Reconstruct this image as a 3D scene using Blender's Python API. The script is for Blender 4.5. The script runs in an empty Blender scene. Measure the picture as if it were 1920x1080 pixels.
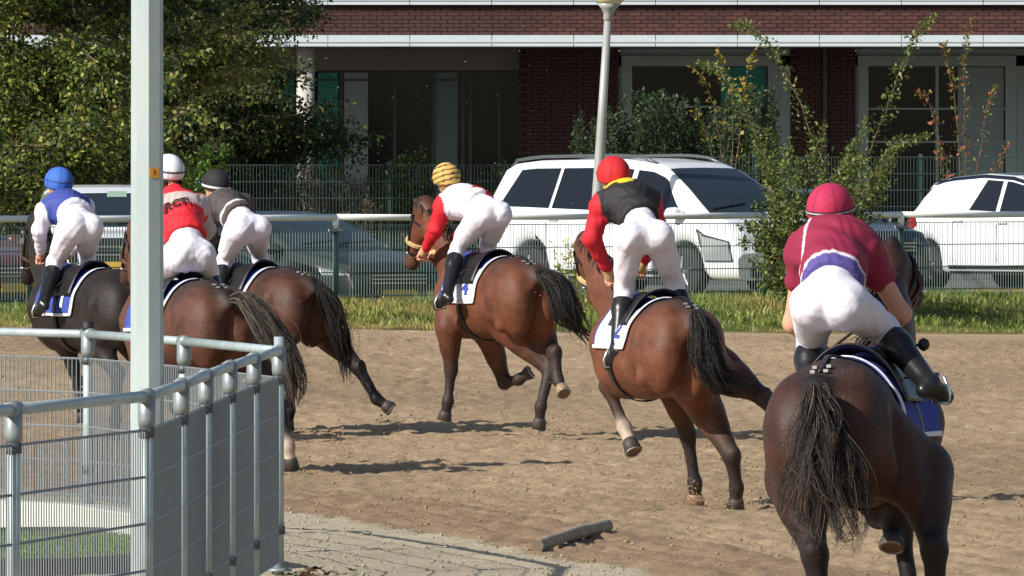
import bpy, math, random
import numpy as np
from mathutils import Vector, Matrix
random.seed(7); RNG = np.random.default_rng(7)
SC = bpy.context.scene
COL = SC.collection
R = math.radians

# ---------------------------------------------------------------- camera, sky, sun, exposure
F = 20700.0      # focal length in photo pixels (1920 wide): a long telephoto shot
HC = 2.4         # camera height
YH = 311.0       # horizon row
cam_d = bpy.data.cameras.new('camera'); cam = bpy.data.objects.new('camera', cam_d); COL.objects.link(cam)
cam.location = (0, 0, HC); cam.rotation_euler = (R(90), 0, 0)
cam_d.sensor_width = 36.0; cam_d.lens = 36.0 * F / 1920.0
cam_d.shift_y = -(540.0 - YH) / 1920.0
cam_d.clip_start = 1.0; cam_d.clip_end = 6000
SC.camera = cam
SUN_DIR = Vector((-0.66, -0.50, 0.52)).normalized()
wd = bpy.data.worlds.new('World'); SC.world = wd; wd.use_nodes = True
nt = wd.node_tree
sky = nt.nodes.new('ShaderNodeTexSky'); sky.sky_type = 'NISHITA'; sky.sun_disc = False
sky.sun_elevation = math.asin(SUN_DIR.z); sky.sun_rotation = math.atan2(SUN_DIR.x, SUN_DIR.y)
bg = nt.nodes['Background']; bg.inputs['Strength'].default_value = 0.085
nt.links.new(sky.outputs[0], bg.inputs['Color'])
sl = bpy.data.lights.new('sun', 'SUN'); sl.energy = 4.8; sl.angle = R(0.6); sl.color = (1.0, 0.955, 0.88)
so = bpy.data.objects.new('sun', sl); COL.objects.link(so)
so.rotation_euler = SUN_DIR.to_track_quat('Z', 'Y').to_euler(); so.location = (-20, 40, 40)
SC.view_settings.view_transform = 'Standard'; SC.view_settings.look = 'None'
SC.view_settings.exposure = 0.27; SC.view_settings.gamma = 1.0; SC.view_settings.use_curve_mapping = False

# ---------------------------------------------------------------- helpers
def lin(c):
    """sRGB 0-255 triple -> linear"""
    o = []
    for v in c[:3]:
        v /= 255.0
        o.append(v / 12.92 if v <= 0.04045 else ((v + 0.055) / 1.055) ** 2.4)
    return tuple(o)

def P(px, py, s):
    d = F / s
    return Vector(((px - 960.0) / s, d, HC - (py - YH) / s))

MATS = {}
def mat(name, col, rough=0.6, var=0.0, scale=8.0, bump=0.0, bscale=None, metal=0.0, spec=0.5, stretch=(1, 1, 1),
        trans=0.0, alpha=1.0, coat=0.0, sheen=0.0, attr=None, col2=None, rvar=0.0, emit=0.0, speck=None):
    """procedural material: base colour varied by noise (towards col2 or darker), optional bump"""
    if name in MATS: return MATS[name]
    m = bpy.data.materials.new(name); m.use_nodes = True
    n = m.node_tree.nodes; L = m.node_tree.links
    b = n['Principled BSDF']
    b.inputs['Base Color'].default_value = (*col, 1)
    b.inputs['Roughness'].default_value = rough; b.inputs['Metallic'].default_value = metal
    b.inputs['Specular IOR Level'].default_value = spec
    b.inputs['Transmission Weight'].default_value = trans
    b.inputs['Coat Weight'].default_value = coat
    b.inputs['Sheen Weight'].default_value = sheen
    b.inputs['Alpha'].default_value = alpha
    tc = n.new('ShaderNodeTexCoord'); mp = n.new('ShaderNodeMapping'); mp.inputs['Scale'].default_value = stretch
    L.new(tc.outputs['Object'], mp.inputs['Vector'])
    src = None
    if attr:
        a = n.new('ShaderNodeAttribute'); a.attribute_name = attr; src = a.outputs['Color']
    if var > 0 or col2:
        nz = n.new('ShaderNodeTexNoise'); nz.inputs['Scale'].default_value = scale; nz.inputs['Detail'].default_value = 6
        nz.inputs['Roughness'].default_value = 0.65
        L.new(mp.outputs[0], nz.inputs['Vector'])
        mr = n.new('ShaderNodeMapRange'); mr.inputs['From Min'].default_value = 0.3; mr.inputs['From Max'].default_value = 0.7
        L.new(nz.outputs['Fac'], mr.inputs['Value'])
        mx = n.new('ShaderNodeMix'); mx.data_type = 'RGBA'
        if attr:
            mx.blend_type = 'MULTIPLY'; mx.inputs['Factor'].default_value = 1.0
            L.new(src, mx.inputs['A'])
            mr.inputs['To Min'].default_value = 1 - var; mr.inputs['To Max'].default_value = 1 + var
            L.new(mr.outputs[0], mx.inputs['B'])
        else:
            L.new(mr.outputs[0], mx.inputs['Factor'])
            c2 = col2 if col2 else tuple(min(1, c * (1 + var)) for c in col)
            c1 = col if col2 else tuple(c * (1 - var) for c in col)
            mx.inputs['A'].default_value = (*c1, 1); mx.inputs['B'].default_value = (*c2, 1)
        src = mx.outputs['Result']
        if rvar > 0:
            m2 = n.new('ShaderNodeMapRange'); m2.inputs['To Min'].default_value = rough - rvar; m2.inputs['To Max'].default_value = rough + rvar
            L.new(nz.outputs['Fac'], m2.inputs['Value']); L.new(m2.outputs[0], b.inputs['Roughness'])
    if speck:      # splashes of another colour: (colour, scale, threshold, strength)
        ns = n.new('ShaderNodeTexNoise'); ns.inputs['Scale'].default_value = speck[1]; ns.inputs['Detail'].default_value = 2; L.new(tc.outputs['Object'], ns.inputs['Vector'])
        ms = n.new('ShaderNodeMapRange'); ms.inputs['From Min'].default_value = speck[2]; ms.inputs['From Max'].default_value = speck[2] + .03; ms.inputs['To Max'].default_value = speck[3]
        L.new(ns.outputs['Fac'], ms.inputs['Value']); m3 = n.new('ShaderNodeMix'); m3.data_type = 'RGBA'; L.new(ms.outputs[0], m3.inputs['Factor'])
        if src is not None: L.new(src, m3.inputs['A'])
        else: m3.inputs['A'].default_value = (*col, 1)
        m3.inputs['B'].default_value = (*speck[0], 1); src = m3.outputs['Result']
    if src is not None: L.new(src, b.inputs['Base Color'])
    if emit > 0:
        b.inputs['Emission Strength'].default_value = emit; b.inputs['Emission Color'].default_value = (*col, 1)
    if bump > 0:
        nb = n.new('ShaderNodeTexNoise'); nb.inputs['Scale'].default_value = bscale or scale * 3; nb.inputs['Detail'].default_value = 5
        L.new(mp.outputs[0], nb.inputs['Vector'])
        bp = n.new('ShaderNodeBump'); bp.inputs['Strength'].default_value = bump; bp.inputs['Distance'].default_value = 0.02
        L.new(nb.outputs['Fac'], bp.inputs['Height']); L.new(bp.outputs[0], b.inputs['Normal'])
    MATS[name] = m
    return m

def link(name, me, m=None, parent=None, smooth=False, mats=None):
    for mm in (mats or ([m] if m else [])): me.materials.append(mm)
    o = bpy.data.objects.new(name, me); COL.objects.link(o)
    if parent is not None: o.parent = parent
    if smooth:
        me.polygons.foreach_set('use_smooth', np.ones(len(me.polygons), bool))
    return o

def tag(o, label=None, cat=None, group=None, kind=None):
    if label: o['label'] = label
    if cat: o['category'] = cat
    if group: o['group'] = group
    if kind: o['kind'] = kind
    return o

def empty(name, loc=(0, 0, 0), rz=0.0):
    o = bpy.data.objects.new(name, None); COL.objects.link(o)
    o.location = loc; o.rotation_euler = (0, 0, rz); o.empty_display_size = 0.2
    return o

def mesh_np(name, V, Fq, tri=False):
    """fast mesh from numpy arrays; all faces of one size"""
    me = bpy.data.meshes.new(name)
    V = np.asarray(V, np.float32).reshape(-1, 3); Fq = np.asarray(Fq, np.int32)
    k = Fq.shape[1]
    me.vertices.add(len(V)); me.vertices.foreach_set('co', V.ravel())
    me.loops.add(Fq.size); me.loops.foreach_set('vertex_index', Fq.ravel())
    me.polygons.add(len(Fq)); me.polygons.foreach_set('loop_start', np.arange(0, Fq.size, k, dtype=np.int32))
    me.update(calc_edges=True)
    return me

def set_col(me, cols, name='Col'):
    a = me.color_attributes.new(name, 'FLOAT_COLOR', 'POINT')
    c = np.ones((len(me.vertices), 4), np.float32); c[:, :3] = cols
    a.data.foreach_set('color', c.ravel())

class MB:
    """collects shapes into one mesh"""
    def __init__(s): s.v = []; s.f = []
    def add(s, v, f):
        o = len(s.v); s.v += [tuple(p) for p in v]; s.f += [tuple(i + o for i in q) for q in f]; return s
    def box(s, c, d, rz=0.0, M=None):
        hx, hy, hz = d[0] / 2, d[1] / 2, d[2] / 2
        vs = [Vector((x, y, z)) for x in (-hx, hx) for y in (-hy, hy) for z in (-hz, hz)]
        if rz: vs = [Matrix.Rotation(rz, 3, 'Z') @ v for v in vs]
        if M: vs = [M @ v for v in vs]
        c = Vector(c); vs = [v + c for v in vs]
        return s.add(vs, [(0, 1, 3, 2), (4, 6, 7, 5), (0, 4, 5, 1), (2, 3, 7, 6), (0, 2, 6, 4), (1, 5, 7, 3)])
    def tube(s, pts, r, n=6, cap=True, flat=None):
        """tube along points; r scalar or list"""
        pts = [Vector(p) for p in pts]; k = len(pts)
        rs = r if isinstance(r, (list, tuple)) else [r] * k
        v = []; f = []; prev = None
        for i, p in enumerate(pts):
            t = (pts[min(i + 1, k - 1)] - pts[max(i - 1, 0)])
            if t.length < 1e-9: t = Vector((0, 0, 1))
            t.normalize()
            if prev is None:
                a = Vector((0, 0, 1)) if abs(t.z) < 0.9 else Vector((1, 0, 0))
                u = t.cross(a).normalized()
            else:
                u = (prev - t * prev.dot(t)); u = u.normalized() if u.length > 1e-6 else t.orthogonal().normalized()
            prev = u; w = t.cross(u)
            for j in range(n):
                a = 2 * math.pi * j / n
                v.append(p + (u * math.cos(a) + w * math.sin(a)) * rs[i])
        for i in range(k - 1):
            for j in range(n):
                f.append((i * n + j, i * n + (j + 1) % n, (i + 1) * n + (j + 1) % n, (i + 1) * n + j))
        if cap:
            f.append(tuple(range(n))[::-1]); f.append(tuple((k - 1) * n + j for j in range(n)))
        return s.add(v, f)
    def lathe(s, prof, c, n=16, M=None):
        """prof: (radius, z) list about z at c"""
        v = []; f = []; k = len(prof)
        for (r, z) in prof:
            for j in range(n):
                a = 2 * math.pi * j / n; p = Vector((r * math.cos(a), r * math.sin(a), z))
                v.append((M @ p if M else p) + Vector(c))
        for i in range(k - 1):
            for j in range(n):
                f.append((i * n + j, i * n + (j + 1) % n, (i + 1) * n + (j + 1) % n, (i + 1) * n + j))
        f.append(tuple(range(n))[::-1]); f.append(tuple((k - 1) * n + j for j in range(n)))
        return s.add(v, f)
    def quad(s, a, b, c, d): return s.add([a, b, c, d], [(0, 1, 2, 3)])
    def build(s, name, m, parent=None, smooth=False):
        me = bpy.data.meshes.new(name); me.from_pydata([tuple(p) for p in s.v], [], s.f); me.update()
        return link(name, me, m, parent, smooth)

def vnoise(x, y, seed=0):
    """smooth value noise, vectorised"""
    r = np.random.default_rng(seed); T = r.random((256, 256)).astype(np.float32)
    xi = np.floor(x).astype(int); yi = np.floor(y).astype(int); fx = x - xi; fy = y - yi
    fx = fx * fx * (3 - 2 * fx); fy = fy * fy * (3 - 2 * fy)
    a = T[xi % 256, yi % 256]; b = T[(xi + 1) % 256, yi % 256]; c = T[xi % 256, (yi + 1) % 256]; d = T[(xi + 1) % 256, (yi + 1) % 256]
    return (a * (1 - fx) + b * fx) * (1 - fy) + (c * (1 - fx) + d * fx) * fy - 0.5

def sstep(a, b, x):
    t = np.clip((x - a) / (b - a), 0, 1); return t * t * (3 - 2 * t)

# ---------------------------------------------------------------- the lie of the land
FX, FY, FCX, FCY = -5.80, 132.7, 0.702, 0.712          # outer fence line: origin and direction
def fence_q(X, Y): return (X - FX) * FCY - (Y - FY) * FCX   # metres in front of the outer fence
def fence_t(X, Y): return (X - FX) * FCX + (Y - FY) * FCY
QE = 4.2
def verge_r(X, Y):
    b = -1.46 + (70.4 - Y) * 0.199 + 0.05 * np.sin(Y * 0.9) + 0.03 * np.sin(Y * 2.3 + 1)
    b = np.minimum(b, 0.80)
    return b - X                                        # >0 on the gravel verge
def zg(X, Y):
    X = np.asarray(X, float); Y = np.asarray(Y, float)
    q = fence_q(X, Y); t = fence_t(X, Y)
    ze = np.clip(0.50 - 0.013 * t, 0.2, 0.56); zf = 0.70
    z = zf + (ze - zf) * sstep(0.2, QE, q)
    z = np.where(q > QE, ze * (1 - sstep(QE - 6, 34, q)) * 1.03, z)
    low = 0.32 * (1 - sstep(-3.2, -0.6, X)) * sstep(0.3, 2.0, -q)
    z = z - low
    r = verge_r(X, Y); v = 0.22 * np.maximum(sstep(-0.7, 0.25, r), sstep(-2.4, -1.0, r) * sstep(56, 60, Y)) * (1 - sstep(72, 80, Y))
    return np.maximum(z, 0) + v
def zg1(x, y): return float(zg(np.array([x]), np.array([y]))[0])

# ---------------------------------------------------------------- ground
sand = mat('track sand', lin((196, 164, 128)), 0.95, col2=lin((176, 142, 106)), scale=1.1, spec=0.15, bump=0.9, bscale=30)
def build_ground():
    me_m = bpy.data.materials.new('ground cover'); me_m.use_nodes = True
    n = me_m.node_tree.nodes; L = me_m.node_tree.links; b = n['Principled BSDF']
    b.inputs['Roughness'].default_value = 0.95; b.inputs['Specular IOR Level'].default_value = 0.15
    tc = n.new('ShaderNodeTexCoord')
    a = n.new('ShaderNodeAttribute'); a.attribute_name = 'Col'
    n1 = n.new('ShaderNodeTexNoise'); n1.inputs['Scale'].default_value = 26; n1.inputs['Detail'].default_value = 7; n1.inputs['Roughness'].default_value = 0.7
    n2 = n.new('ShaderNodeTexNoise'); n2.inputs['Scale'].default_value = 1.3; n2.inputs['Detail'].default_value = 5
    L.new(tc.outputs['Object'], n1.inputs['Vector']); L.new(tc.outputs['Object'], n2.inputs['Vector'])
    r1 = n.new('ShaderNodeMapRange'); r1.inputs['From Min'].default_value = 0.3; r1.inputs['From Max'].default_value = 0.7
    r1.inputs['To Min'].default_value = 0.72; r1.inputs['To Max'].default_value = 1.22
    L.new(n1.outputs['Fac'], r1.inputs['Value'])
    r2 = n.new('ShaderNodeMapRange'); r2.inputs['From Min'].default_value = 0.3; r2.inputs['From Max'].default_value = 0.7
    r2.inputs['To Min'].default_value = 0.88; r2.inputs['To Max'].default_value = 1.1
    L.new(n2.outputs['Fac'], r2.inputs['Value'])
    mu = n.new('ShaderNodeMath'); mu.operation = 'MULTIPLY'; L.new(r1.outputs[0], mu.inputs[0]); L.new(r2.outputs[0], mu.inputs[1])
    mx = n.new('ShaderNodeMix'); mx.data_type = 'RGBA'; mx.blend_type = 'MULTIPLY'; mx.inputs['Factor'].default_value = 1
    nb = n.new('ShaderNodeTexNoise'); nb.inputs['Scale'].default_value = 34; nb.inputs['Detail'].default_value = 6; nb.inputs['Roughness'].default_value = 0.75; L.new(tc.outputs['Object'], nb.inputs['Vector'])
    bp = n.new('ShaderNodeBump'); bp.inputs['Strength'].default_value = 0.7; bp.inputs['Distance'].default_value = 0.03; L.new(nb.outputs['Fac'], bp.inputs['Height']); L.new(bp.outputs[0], b.inputs['Normal'])
    L.new(a.outputs['Color'], mx.inputs['A']); L.new(mu.outputs[0], mx.inputs['B']); L.new(mx.outputs['Result'], b.inputs['Base Color'])
    def colours(X, Y):
        q = fence_q(X, Y); r = verge_r(X, Y)
        wob = vnoise(X * 1.5, Y * 0.5, 3) * 0.5 + vnoise(X * 5, Y * 2, 4) * 0.3
        c = np.empty(X.shape + (3,))
        c[:] = lin((179, 154, 123))
        moist = np.clip(0.5 + vnoise(X * 0.5 + 9, Y * 0.13, 8) * 1.3, 0, 1)[..., None]
        c = c * (1 - 0.26 * moist)
        wl = X + (Y - 60) * 0.199 + vnoise(X * .7, Y * .2, 41) * .5
        c = c * (1 + .10 * (vnoise(wl * 5, Y * .12, 42) + vnoise(wl * 13, Y * .2, 43)))[..., None]
        near = (sstep(70, 58, Y))[..., None]
        red = np.array(lin((156, 130, 104)))
        band = (sstep(-2.4, -0.9, r) * sstep(0.1, -0.15, r))[..., None]
        c = c * (1 - 0.8 * band) + red * 0.8 * band
        # pale dusty strip at the outer edge of the sand
        pal = (sstep(QE + 5, QE + 0.3, q))[..., None]; c = c * (1 - 0.55 * pal) + np.array(lin((194, 170, 138))) * 0.55 * pal
        g = sstep(-0.05, 0.1, r + wob * 0.22)[..., None]
        c = c * (1 - g) + np.array(lin((194, 180, 154))) * g
        t = sstep(0.45, -0.25, q - QE + wob * 0.9)[..., None]
        c = c * (1 - t) + np.array(lin((112, 108, 58))) * t
        pk = sstep(-3.0, -3.6, q)[..., None]
        c = c * (1 - pk) + np.array(lin((112, 110, 106))) * pk
        return c
    def height(X, Y):
        z = zg(X, Y); q = fence_q(X, Y); r = verge_r(X, Y)
        trk = sstep(QE - 0.5, QE + 1, q) * (1 - 0.75 * sstep(-0.1, 0.3, r))
        n = vnoise(X * 1.6, Y * 0.5, 11) * 0.02 + vnoise(X * 5, Y * 2.3, 12) * 0.014 + vnoise(X * 9, Y * 4.5, 13) * 0.018 + vnoise(X * 20, Y * 13, 14) * 0.034 + vnoise(X * 14.3 + Y * 5, Y * 9.7 - X * 6, 17) * 0.026
        rid = np.sin((X + (Y - 60) * 0.199) * 17 + vnoise(X, Y * 0.3, 15) * 4) * 0.007 * sstep(92, 70, Y) * (1 - sstep(-.3, .1, r))
        pit = np.minimum(0, vnoise(X * 3.7, Y * 2.2, 16) + 0.30) * 0.18
        return z + trk * (n + rid + pit)
    xs = np.arange(-7.4, 8.0, 0.042); ys = np.concatenate([np.arange(43, 98, 0.07), np.arange(98, 131, 0.11)])
    X, Y = np.meshgrid(xs, ys); Z = height(X, Y)
    nx, ny = len(xs), len(ys)
    V = np.stack([X, Y, Z], -1).reshape(-1, 3)
    i = np.arange(nx - 1)[None, :] + nx * np.arange(ny - 1)[:, None]
    Q = np.stack([i, i + 1, i + nx + 1, i + nx], -1).reshape(-1, 4)
    me = mesh_np('track', V, Q); set_col(me, colours(X, Y).reshape(-1, 3))
    o = link('track', me, me_m, smooth=True); tag(o, 'brown churned sand of the race track', None, None, 'structure')
    # verge of the land outside the fine patch: same lie, 3 cm lower under it
    xs = np.concatenate([np.linspace(-900, -40, 14), np.linspace(-30, 30, 81), np.linspace(40, 900, 14)])
    ys = np.concatenate([np.linspace(-400, 30, 12), np.linspace(38, 220, 200), np.linspace(240, 3000, 14)])
    X, Y = np.meshgrid(xs, ys); Z = zg(X, Y) - 0.03
    inside = (X > -7.2) & (X < 7.8) & (Y > 43.5) & (Y < 129); Z = np.where(inside, Z - 0.35, Z)
    nx, ny = len(xs), len(ys)
    V = np.stack([X, Y, Z], -1).reshape(-1, 3)
    i = np.arange(nx - 1)[None, :] + nx * np.arange(ny - 1)[:, None]
    Q = np.stack([i, i + 1, i + nx + 1, i + nx], -1).reshape(-1, 4)
    me = mesh_np('ground', V, Q); set_col(me, colours(X, Y).reshape(-1, 3))
    o = link('ground', me, me_m, smooth=True); tag(o, 'ground of track, verge and parking strip', None, None, 'structure')
build_ground()

def scatter_chunks(name, n, xy, size, m, label, air=None):
    """many small irregular lumps as one mesh"""
    base = np.array([(1, 0, 0), (-1, 0, 0), (0, 1, 0), (0, -1, 0), (0, 0, 1), (0, 0, -0.6)], float)
    tri = np.array([(0, 2, 4), (2, 1, 4), (1, 3, 4), (3, 0, 4), (2, 0, 5), (1, 2, 5), (3, 1, 5), (0, 3, 5)])
    V = base[None] * (0.6 + 0.8 * RNG.random((n, 6, 1)))
    a = RNG.random(n) * 6.283; c, s_ = np.cos(a)[:, None], np.sin(a)[:, None]
    x = V[..., 0] * c - V[..., 1] * s_; y = V[..., 0] * s_ + V[..., 1] * c
    V = np.stack([x, y, V[..., 2] * 0.8], -1) * size[:, None, None] + xy[:, None, :]
    T = (tri[None] + (np.arange(n) * 6)[:, None, None]).reshape(-1, 3)
    o = link(name, mesh_np(name, V.reshape(-1, 3), T), m)
    return tag(o, label, None, None, 'stuff')

clod = mat('sand clod', lin((166, 142, 112)), 0.95, col2=lin((132, 110, 86)), scale=2.3, spec=0.1)
n = 20000
cy = 52 + (RNG.random(n) ** 0.8) * 74; cx = (RNG.random(n) * 2 - 1) * (cy * 0.054)
keep = (fence_q(cx, cy) > QE + 0.4) & (verge_r(cx, cy) < 0.05); cx, cy = cx[keep], cy[keep]
dens = vnoise(cx * 0.8, cy * 0.25, 21); k2 = dens + 0.35 * RNG.random(len(cx)) > -0.08; cx, cy = cx[k2], cy[k2]
sz = 0.003 + 0.015 * RNG.random(len(cx)) ** 4
scatter_chunks('sand_clods', len(cx), np.stack([cx, cy, zg(cx, cy) + sz * 0.5], -1), sz, clod, 'clods of sand strewn over the churned track')
n = 3200
cy = 44 + RNG.random(n) * 28; cx = -1.46 + (70.4 - cy) * 0.199 - RNG.random(n) * 2.6
sz = 0.004 + 0.011 * RNG.random(n) ** 2
pebble = mat('pebble', lin((176, 164, 142)), 0.9, col2=lin((150, 138, 118)), scale=3.1)
scatter_chunks('pebbles', n, np.stack([cx, cy, zg(cx, cy) + sz * 0.3], -1), sz, pebble, 'small pebbles of the pale gravel verge')

# ---------------------------------------------------------------- grass bank
def blades(name, X, Y, H, W, m, label, lean=0.5, cols=None, parent=None, Z=None):
    n = len(X); Z = zg(X, Y) - 0.01 if Z is None else Z
    a = RNG.random(n) * 6.283; l = lean * H * RNG.random(n); b = RNG.random(n) * 6.283
    ux, uy = np.cos(a) * W / 2, np.sin(a) * W / 2
    lx, ly = np.cos(b) * l, np.sin(b) * l
    z0 = np.zeros(n)
    v = np.stack([np.stack([X - ux, Y - uy, Z], -1), np.stack([X + ux, Y + uy, Z], -1),
                  np.stack([X + ux * .8 + lx * .3, Y + uy * .8 + ly * .3, Z + H * .55], -1), np.stack([X - ux * .8 + lx * .3, Y - uy * .8 + ly * .3, Z + H * .55], -1),
                  np.stack([X + lx, Y + ly, Z + H], -1)], 1)
    base = np.arange(n)[:, None] * 5
    T = np.concatenate([base + np.array([[0, 1, 2]]), base + np.array([[0, 2, 3]]), base + np.array([[3, 2, 4]])], 0)
    me = mesh_np(name, v.reshape(-1, 3), T)
    if cols is not None: set_col(me, np.repeat(cols, 5, 0))
    o = link(name, me, m, parent)
    return tag(o, label, None, None, 'stuff') if label else o

leaf_m = {}
def leafmat(name, var=0.25, rough=0.55, trans=0.25):
    """two-sided leaf: diffuse plus a little light let through; colour from the mesh"""
    if name in MATS: return MATS[name]
    m = bpy.data.materials.new(name); m.use_nodes = True; n = m.node_tree.nodes; L = m.node_tree.links
    b = n['Principled BSDF']; b.inputs['Roughness'].default_value = rough; b.inputs['Specular IOR Level'].default_value = 0.35
    a = n.new('ShaderNodeAttribute'); a.attribute_name = 'Col'; L.new(a.outputs['Color'], b.inputs['Base Color'])
    t = n.new('ShaderNodeBsdfTranslucent'); L.new(a.outputs['Color'], t.inputs['Color'])
    mx = n.new('ShaderNodeMixShader'); mx.inputs[0].default_value = trans
    L.new(b.outputs[0], mx.inputs[1]); L.new(t.outputs[0], mx.inputs[2]); L.new(mx.outputs[0], n['Material Output'].inputs['Surface'])
    MATS[name] = m; return m
grass_m = leafmat('grass blade', trans=0.3)
def mixcols(n, pal, w):
    idx = RNG.choice(len(pal), n, p=np.array(w) / sum(w)); c = np.array([lin(p) for p in pal])[idx]
    return c * (0.75 + 0.5 * RNG.random((n, 1)))
n = 120000
t = RNG.random(n) * 26 - 4; q = RNG.random(n) ** 0.85 * 8.6 - 3.9
gx = FX + FCX * t + FCY * q; gy = FY + FCY * t - FCX * q
wob = vnoise(gx * 1.5, gy * 0.5, 3) * 0.5 + vnoise(gx * 5, gy * 2, 4) * 0.3
keep = (q - QE + wob * 0.9 < 0.15); gx, gy, q, t = gx[keep], gy[keep], q[keep], t[keep]; n = len(gx)
patch = vnoise(gx * 0.9, gy * 0.9, 31); dryz = vnoise(gx * 0.6 + 5, gy * 0.6, 32)
H = (0.02 + 0.07 * RNG.random(n) ** 1.5) * (1 + 1.5 * patch) * np.where(q > 3.2, 0.5, 1.0) * (1 - .45 * sstep(11, 14, t))
gc = mixcols(n, [(104, 124, 56), (128, 142, 74), (84, 108, 48), (168, 164, 108)], [4, 3, 3, 1.5])
dry = mixcols(n, [(188, 168, 108), (170, 146, 92), (150, 140, 78)], [3, 2, 2])
gc = gc * (1 + .9 * patch[:, None]); w = .75 * sstep(0.08, 0.34, dryz + 0.25 * sstep(6, 1, t) * sstep(1, 2.5, q))[:, None]; gc = gc * (1 - w) + dry * w
blades('grass', gx, gy, np.abs(H) + 0.03, 0.006 + 0.008 * RNG.random(n), grass_m, 'rough green and straw coloured grass of the bank below the outer fence', 0.7, gc)
# broad weed leaves in the bank
n = 9000; cl = RNG.random((240, 2)); k = RNG.integers(0, 240, n)
t = cl[k, 0] * 24 - 3 + RNG.normal(0, 0.13, n); q = cl[k, 1] ** .7 * 3.8 + 0.1 + RNG.normal(0, 0.13, n)
gx = FX + FCX * t + FCY * q; gy = FY + FCY * t - FCX * q
blades('weeds', gx, gy, 0.04 + 0.11 * RNG.random(n), 0.016 + 0.022 * RNG.random(n), grass_m, 'broad leaved weeds among the grass of the bank', 0.9,
       mixcols(n, [(112, 128, 54), (140, 148, 70), (90, 110, 48), (172, 168, 100)], [3, 3, 2, 2]))
# ---------------------------------------------------------------- outer rail and mesh fence
white_rail = mat('white rail plastic', lin((252, 251, 244)), 0.4, var=0.05, scale=3)
green_post = mat('green coated steel', lin((70, 104, 88)), 0.45, var=0.12, scale=6)
galv = mat('galvanised steel', lin((176, 190, 190)), 0.5, col2=lin((150, 164, 166)), scale=7, metal=0.25, bump=0.05)
galv_dark = mat('galvanised fitting', lin((140, 148, 150)), 0.5, var=0.15, scale=14, metal=0.4)
wire_m = mat('fence wire', lin((126, 146, 138)), 0.5, metal=0.1)
wire_near = mat('galvanised wire', lin((130, 137, 141)), 0.5, metal=0.2, var=0.1, scale=20)

def wire_panel(name, a, b, zb, zt, nvert, rows, r, m, parent, rr=None):
    """mesh panel between ground points a,b (world xy): upright wires and cross wires, square section"""
    a = Vector((a[0], a[1], 0)); b = Vector((b[0], b[1], 0)); V = []; Fc = []
    def bar(p, q2, w):
        t = (q2 - p).normalized(); u = t.orthogonal().normalized(); v = t.cross(u); o = len(V)
        for pp in (p, q2):
            for k in range(4):
                an = math.pi / 4 + k * math.pi / 2
                V.append(pp + (u * math.cos(an) + v * math.sin(an)) * w)
        for k in range(4): Fc.append((o + k, o + (k + 1) % 4, o + 4 + (k + 1) % 4, o + 4 + k))
    za, zb2 = zb if isinstance(zb, tuple) else (zb, zb)
    ta, tb = zt if isinstance(zt, tuple) else (zt, zt)
    for i in range(nvert + 1):
        f = i / nvert; p = a.lerp(b, f)
        bar(Vector((p.x, p.y, za + (zb2 - za) * f)), Vector((p.x, p.y, ta + (tb - ta) * f)), r)
    for h in rows:   # metres below the top
        bar(Vector((a.x, a.y, ta - h)), Vector((b.x, b.y, tb - h)), rr or r * 1.3)
    me = bpy.data.meshes.new(name); me.from_pydata([tuple(v) for v in V], [], Fc); me.update()
    return link(name, me, m, parent)

def far_fence():
    root = empty('rail_fence', (FX, FY, 0.7)); tag(root, 'white topped rail fence with green posts and wire mesh along the outer track edge', 'fence')
    inv = Matrix.Translation((-FX, -FY, -0.7))
    ts = [-3.0 + 2.58 * i for i in range(-1, 10)]
    # post px targets: 55, 340, 625 ...: first visible post lies at the fence origin
    ts = [2.58 * i for i in range(-1, 9)]
    def pt(t): return (FX + FCX * t, FY + FCY * t)
    for i, t in enumerate(ts):
        x, y = pt(t); g = zg1(x, y)
        o = MB().tube([(x, y, g - 0.1), (x, y, 1.66)], 0.034, 8).build('post', green_post, root, True); o.matrix_parent_inverse = inv
        o2 = MB().tube([(x, y, 1.61), (x, y, 1.76)], 0.040, 10).build('rail_bracket', white_rail, root, True); o2.matrix_parent_inverse = inv
        c = MB()
        c.tube([(x - 0.09 * FCX - .03, y - .05, 1.60), (x + 0.09 * FCX + .03, y - .05, 1.60)], 0.022, 6)
        o3 = c.build('clamp', galv_dark, root, True); o3.matrix_parent_inverse = inv
        if i < len(ts) - 1:
            x2, y2 = pt(ts[i + 1])
            rl = MB().tube([(x, y, 1.765), ((x + x2) / 2, (y + y2) / 2, 1.765 - 0.008), (x2, y2, 1.765)], 0.042, 10).build('rail', white_rail, root, True); rl.matrix_parent_inverse = inv
            w = wire_panel('mesh_panel', pt(t + 0.05), pt(ts[i + 1] - 0.05), 0.62, 1.665, 50, [0.0, 0.29, 0.58, 0.87, 1.0], 0.0042, wire_m, root, 0.0065); w.matrix_parent_inverse = inv
far_fence()

def far_mesh_fence(x0, x1, y, ztop, name_label, posts):
    root = empty('mesh_fence', (x0, y, 0.6)); tag(root, name_label, 'fence')
    inv = Matrix.Translation((-x0, -y, -0.6))
    gm = mat('dark green wire', lin((60, 76, 70)), 0.5)
    x = x0
    while x < x1 - 0.1:
        x2 = min(x + 2.5, x1)
        o = wire_panel('mesh_panel', (x, y), (x2, y), 0.4, ztop, int((x2 - x) / 0.05), [0.0, 0.25, 0.5, 0.75, 1.0, 1.25, 1.5], 0.0045, gm, root, 0.007); o.matrix_parent_inverse = inv
        p = MB().box((x2, y + 0.04, (ztop + 0.05 + 0.3) / 2), (0.06, 0.04, ztop + 0.05 - 0.3)).build('post', mat('dark green post', lin((54, 80, 68)), 0.5), root); p.matrix_parent_inverse = inv
        x = x2
far_mesh_fence(-4.35, 0.2, 166.5, 2.41, 'dark green mesh fence in front of the dry hedge, behind the dark car', None)
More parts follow.
